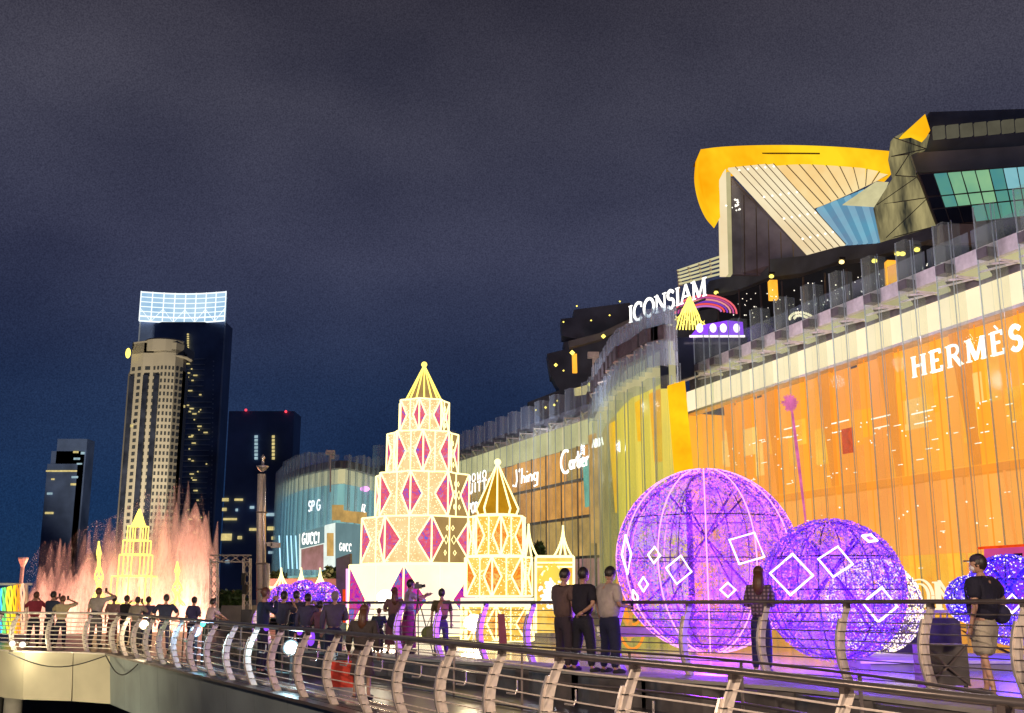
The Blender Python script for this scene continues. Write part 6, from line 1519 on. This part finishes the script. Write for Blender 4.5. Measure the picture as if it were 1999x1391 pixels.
# lower walkway
def shop_bag(t_):
    MB().box((-.42, .05, .46), (.50, .16, .48)).build('shopping_bag', cloth('red_bag', (.55, .05, .03)), t_, local=True); MB().tube([(-.55, .05, .70), (-.5, .03, .86), (-.36, .02, .86), (-.28, .05, .70)], .012, 5).build('bag_handle', M['black'], t_, local=True)
person('woman with long hair in a loose dark dress carrying a red shopping bag', 706, 1352, 18.9, 172, -12, ('down', 'down'), (.075, .06, .06), (.12, .09, .09), 'hair_b', True, .9, skirt=.45, bag=shop_bag, z=0, build=1.15, coat=.72)
person('small child in dark blue shirt standing between two women', 738, 1276, 26.2, 82, 10, ('down', 'down'), (.03, .05, .11), (.02, .02, .04), 'hair_b', z=tz(26.2), build=1.15)
person('woman with long brown hair and dark bag beside the photographer', 768, 1272, 25.8, 122, 10, ('fold', 'fold'), (.20, .10, .10), (.16, .05, .09), 'hair_b', True, .55, skirt=.25, z=tz(25.8), bag=add_bag('shoulder_bag', Vector((-.02, -.2, .86)), (.17, .09, .20), (.03, .02, .04)))
ph = person('photographer in pale violet shirt and long pink skirt holding a camera up', 797, 1266, 26.5, 134, -72, ('cam', 'cam'), (.40, .30, .42), (.55, .06, .34), sleeve=.45, mask=True, skirt=.12, z=tz(26.5))
trp = thing('camera_tripod', 'camera on a slim black tripod before the photographer', 'tripod', tuple(at(822, 1262, 26)))
tb = at(822, 1262, 26); tb.z = tz(26); hd = at(816, 1152, 26)
for a_ in (.4, 2.5, 4.6): MB().tube([hd - Vector((0, 0, .15)), tb + Vector((.3 * math.cos(a_), .3 * math.sin(a_), 0))], .014, 5).build('leg', M['black'], trp)
MB().tube([hd - Vector((0, 0, .35)), hd + Vector((0, 0, .02))], .018, 6).build('column', M['black'], trp)
MB().box(hd + Vector((0, 0, .09)), (.17, .09, .11)).tube([hd + Vector((.06, 0, .09)), hd + Vector((.17, 0, .11))], .035, 8).box(hd + Vector((-.02, 0, .17)), (.07, .06, .05)).build('camera', M['black'], trp)
def backpack(t_):
    MB().ball((.02, -.17, 1.24), .155, .09, .22, n=12, m=8).build('backpack', cloth('pack', (.33, .14, .11)), t_, smooth=True, local=True)
person('person with reddish backpack and violet jeans seen from behind', 861, 1268, 24.6, 124, 10, ('down', 'down'), (.12, .09, .04), (.12, .09, .26), bag=backpack, z=tz(24.6))
bk = thing('green_bag', 'green round bag hanging beside the person with backpack', 'bag', tuple(at(838, 1236, 24.4))); MB().ball(at(838, 1236, 24.4), .18, .12, .16).build('bag_body', cloth('green_bag', (.12, .13, .04)), bk); MB().tube([at(830, 1232, 24.4), at(840, 1205, 24.4), at(848, 1232, 24.4)], .012, 5).build('bag_strap', M['black'], bk)
# three men at the terrace railing
G3 = 'three men talking at the terrace railing'
person('man in brown grey shirt looking down, leftmost of three', 1101, 1299, 19.3, 188, -58, ('fold', 'low_phone'), (.16, .10, .10), (.045, .03, .05), 'hair', group=G3, z=tz(19.3), head_tilt=22, build=1.2, sleeve=.5, coat=.80)
person('man in dark navy shirt, middle of the three', 1139, 1298, 19.0, 192, -48, ('down', 'back'), (.018, .015, .035), (.015, .015, .03), 'hair', group=G3, z=tz(19.0), head_turn=-10, build=1.15, stance=.22)
person('man in pale polo shirt with mask looking at his phone, rightmost of three', 1191, 1302, 18.6, 196, -62, ('down', 'low_phone'), (.46, .40, .38), (.015, .018, .07), 'hair', group=G3, z=tz(18.6), mask=True, head_tilt=24, build=1.25, phone=True, coat=.86, stance=.16)
# plaid woman
m, t, o = newmat('plaid_cloth'); b_ = t.nodes.new('ShaderNodeBsdfPrincipled'); b_.inputs['Roughness'].default_value = .85; g_ = t.nodes.new('ShaderNodeTexCoord')
w1 = t.nodes.new('ShaderNodeTexWave'); w1.inputs['Scale'].default_value = 5; w1.bands_direction = 'X'; w2_ = t.nodes.new('ShaderNodeTexWave'); w2_.bands_direction = 'Z'; w2_.inputs['Scale'].default_value = 5
t.links.new(g_.outputs['Object'], w1.inputs[0]); t.links.new(g_.outputs['Object'], w2_.inputs[0]); mm = t.nodes.new('ShaderNodeMixRGB'); mm.blend_type = 'MULTIPLY'; mm.inputs[0].default_value = 1
t.links.new(w1.outputs[0], mm.inputs[1]); t.links.new(w2_.outputs[0], mm.inputs[2]); rr_ = t.nodes.new('ShaderNodeValToRGB'); rr_.color_ramp.elements[0].color = (.05, .03, .05, 1); rr_.color_ramp.elements[1].color = (.32, .22, .26, 1)
t.links.new(mm.outputs[0], rr_.inputs[0]); t.links.new(rr_.outputs[0], b_.inputs[0]); t.links.new(b_.outputs[0], o.inputs[0]); M['plaid'] = m
person('woman with long dark red hair in a plaid shirt before the purple balls', 1489, 1304, 18.4, 198, -20, ('phone', 'phone'), M['plaid'], (.03, .03, .12), 'hair_b', True, .9, z=tz(18.4), stance=.04, build=.9, coat=.86)
# man in cap
person('man in dark cap, navy shirt, pale shorts and mask leaning at the right edge', 1932, 1350, 13.9, 262, 42, ('down', 'hip'), (.012, .012, .04), (.55, .50, .40), 'hair', sleeve=.45, shorts=True, hat=(.03, .02, .05), mask=True, z=tz(13.9), head_turn=30, build=1.35, stance=.26, stride=.7, lean=-.03, shoes=(.08, .06, .06),
       bag=add_bag('sling_bag', Vector((.30, -.10, 1.0)), (.16, .10, .12), (.02, .02, .06), [(.28, -.1, 1.05), (.05, -.14, 1.25), (-.12, -.05, 1.42)]))
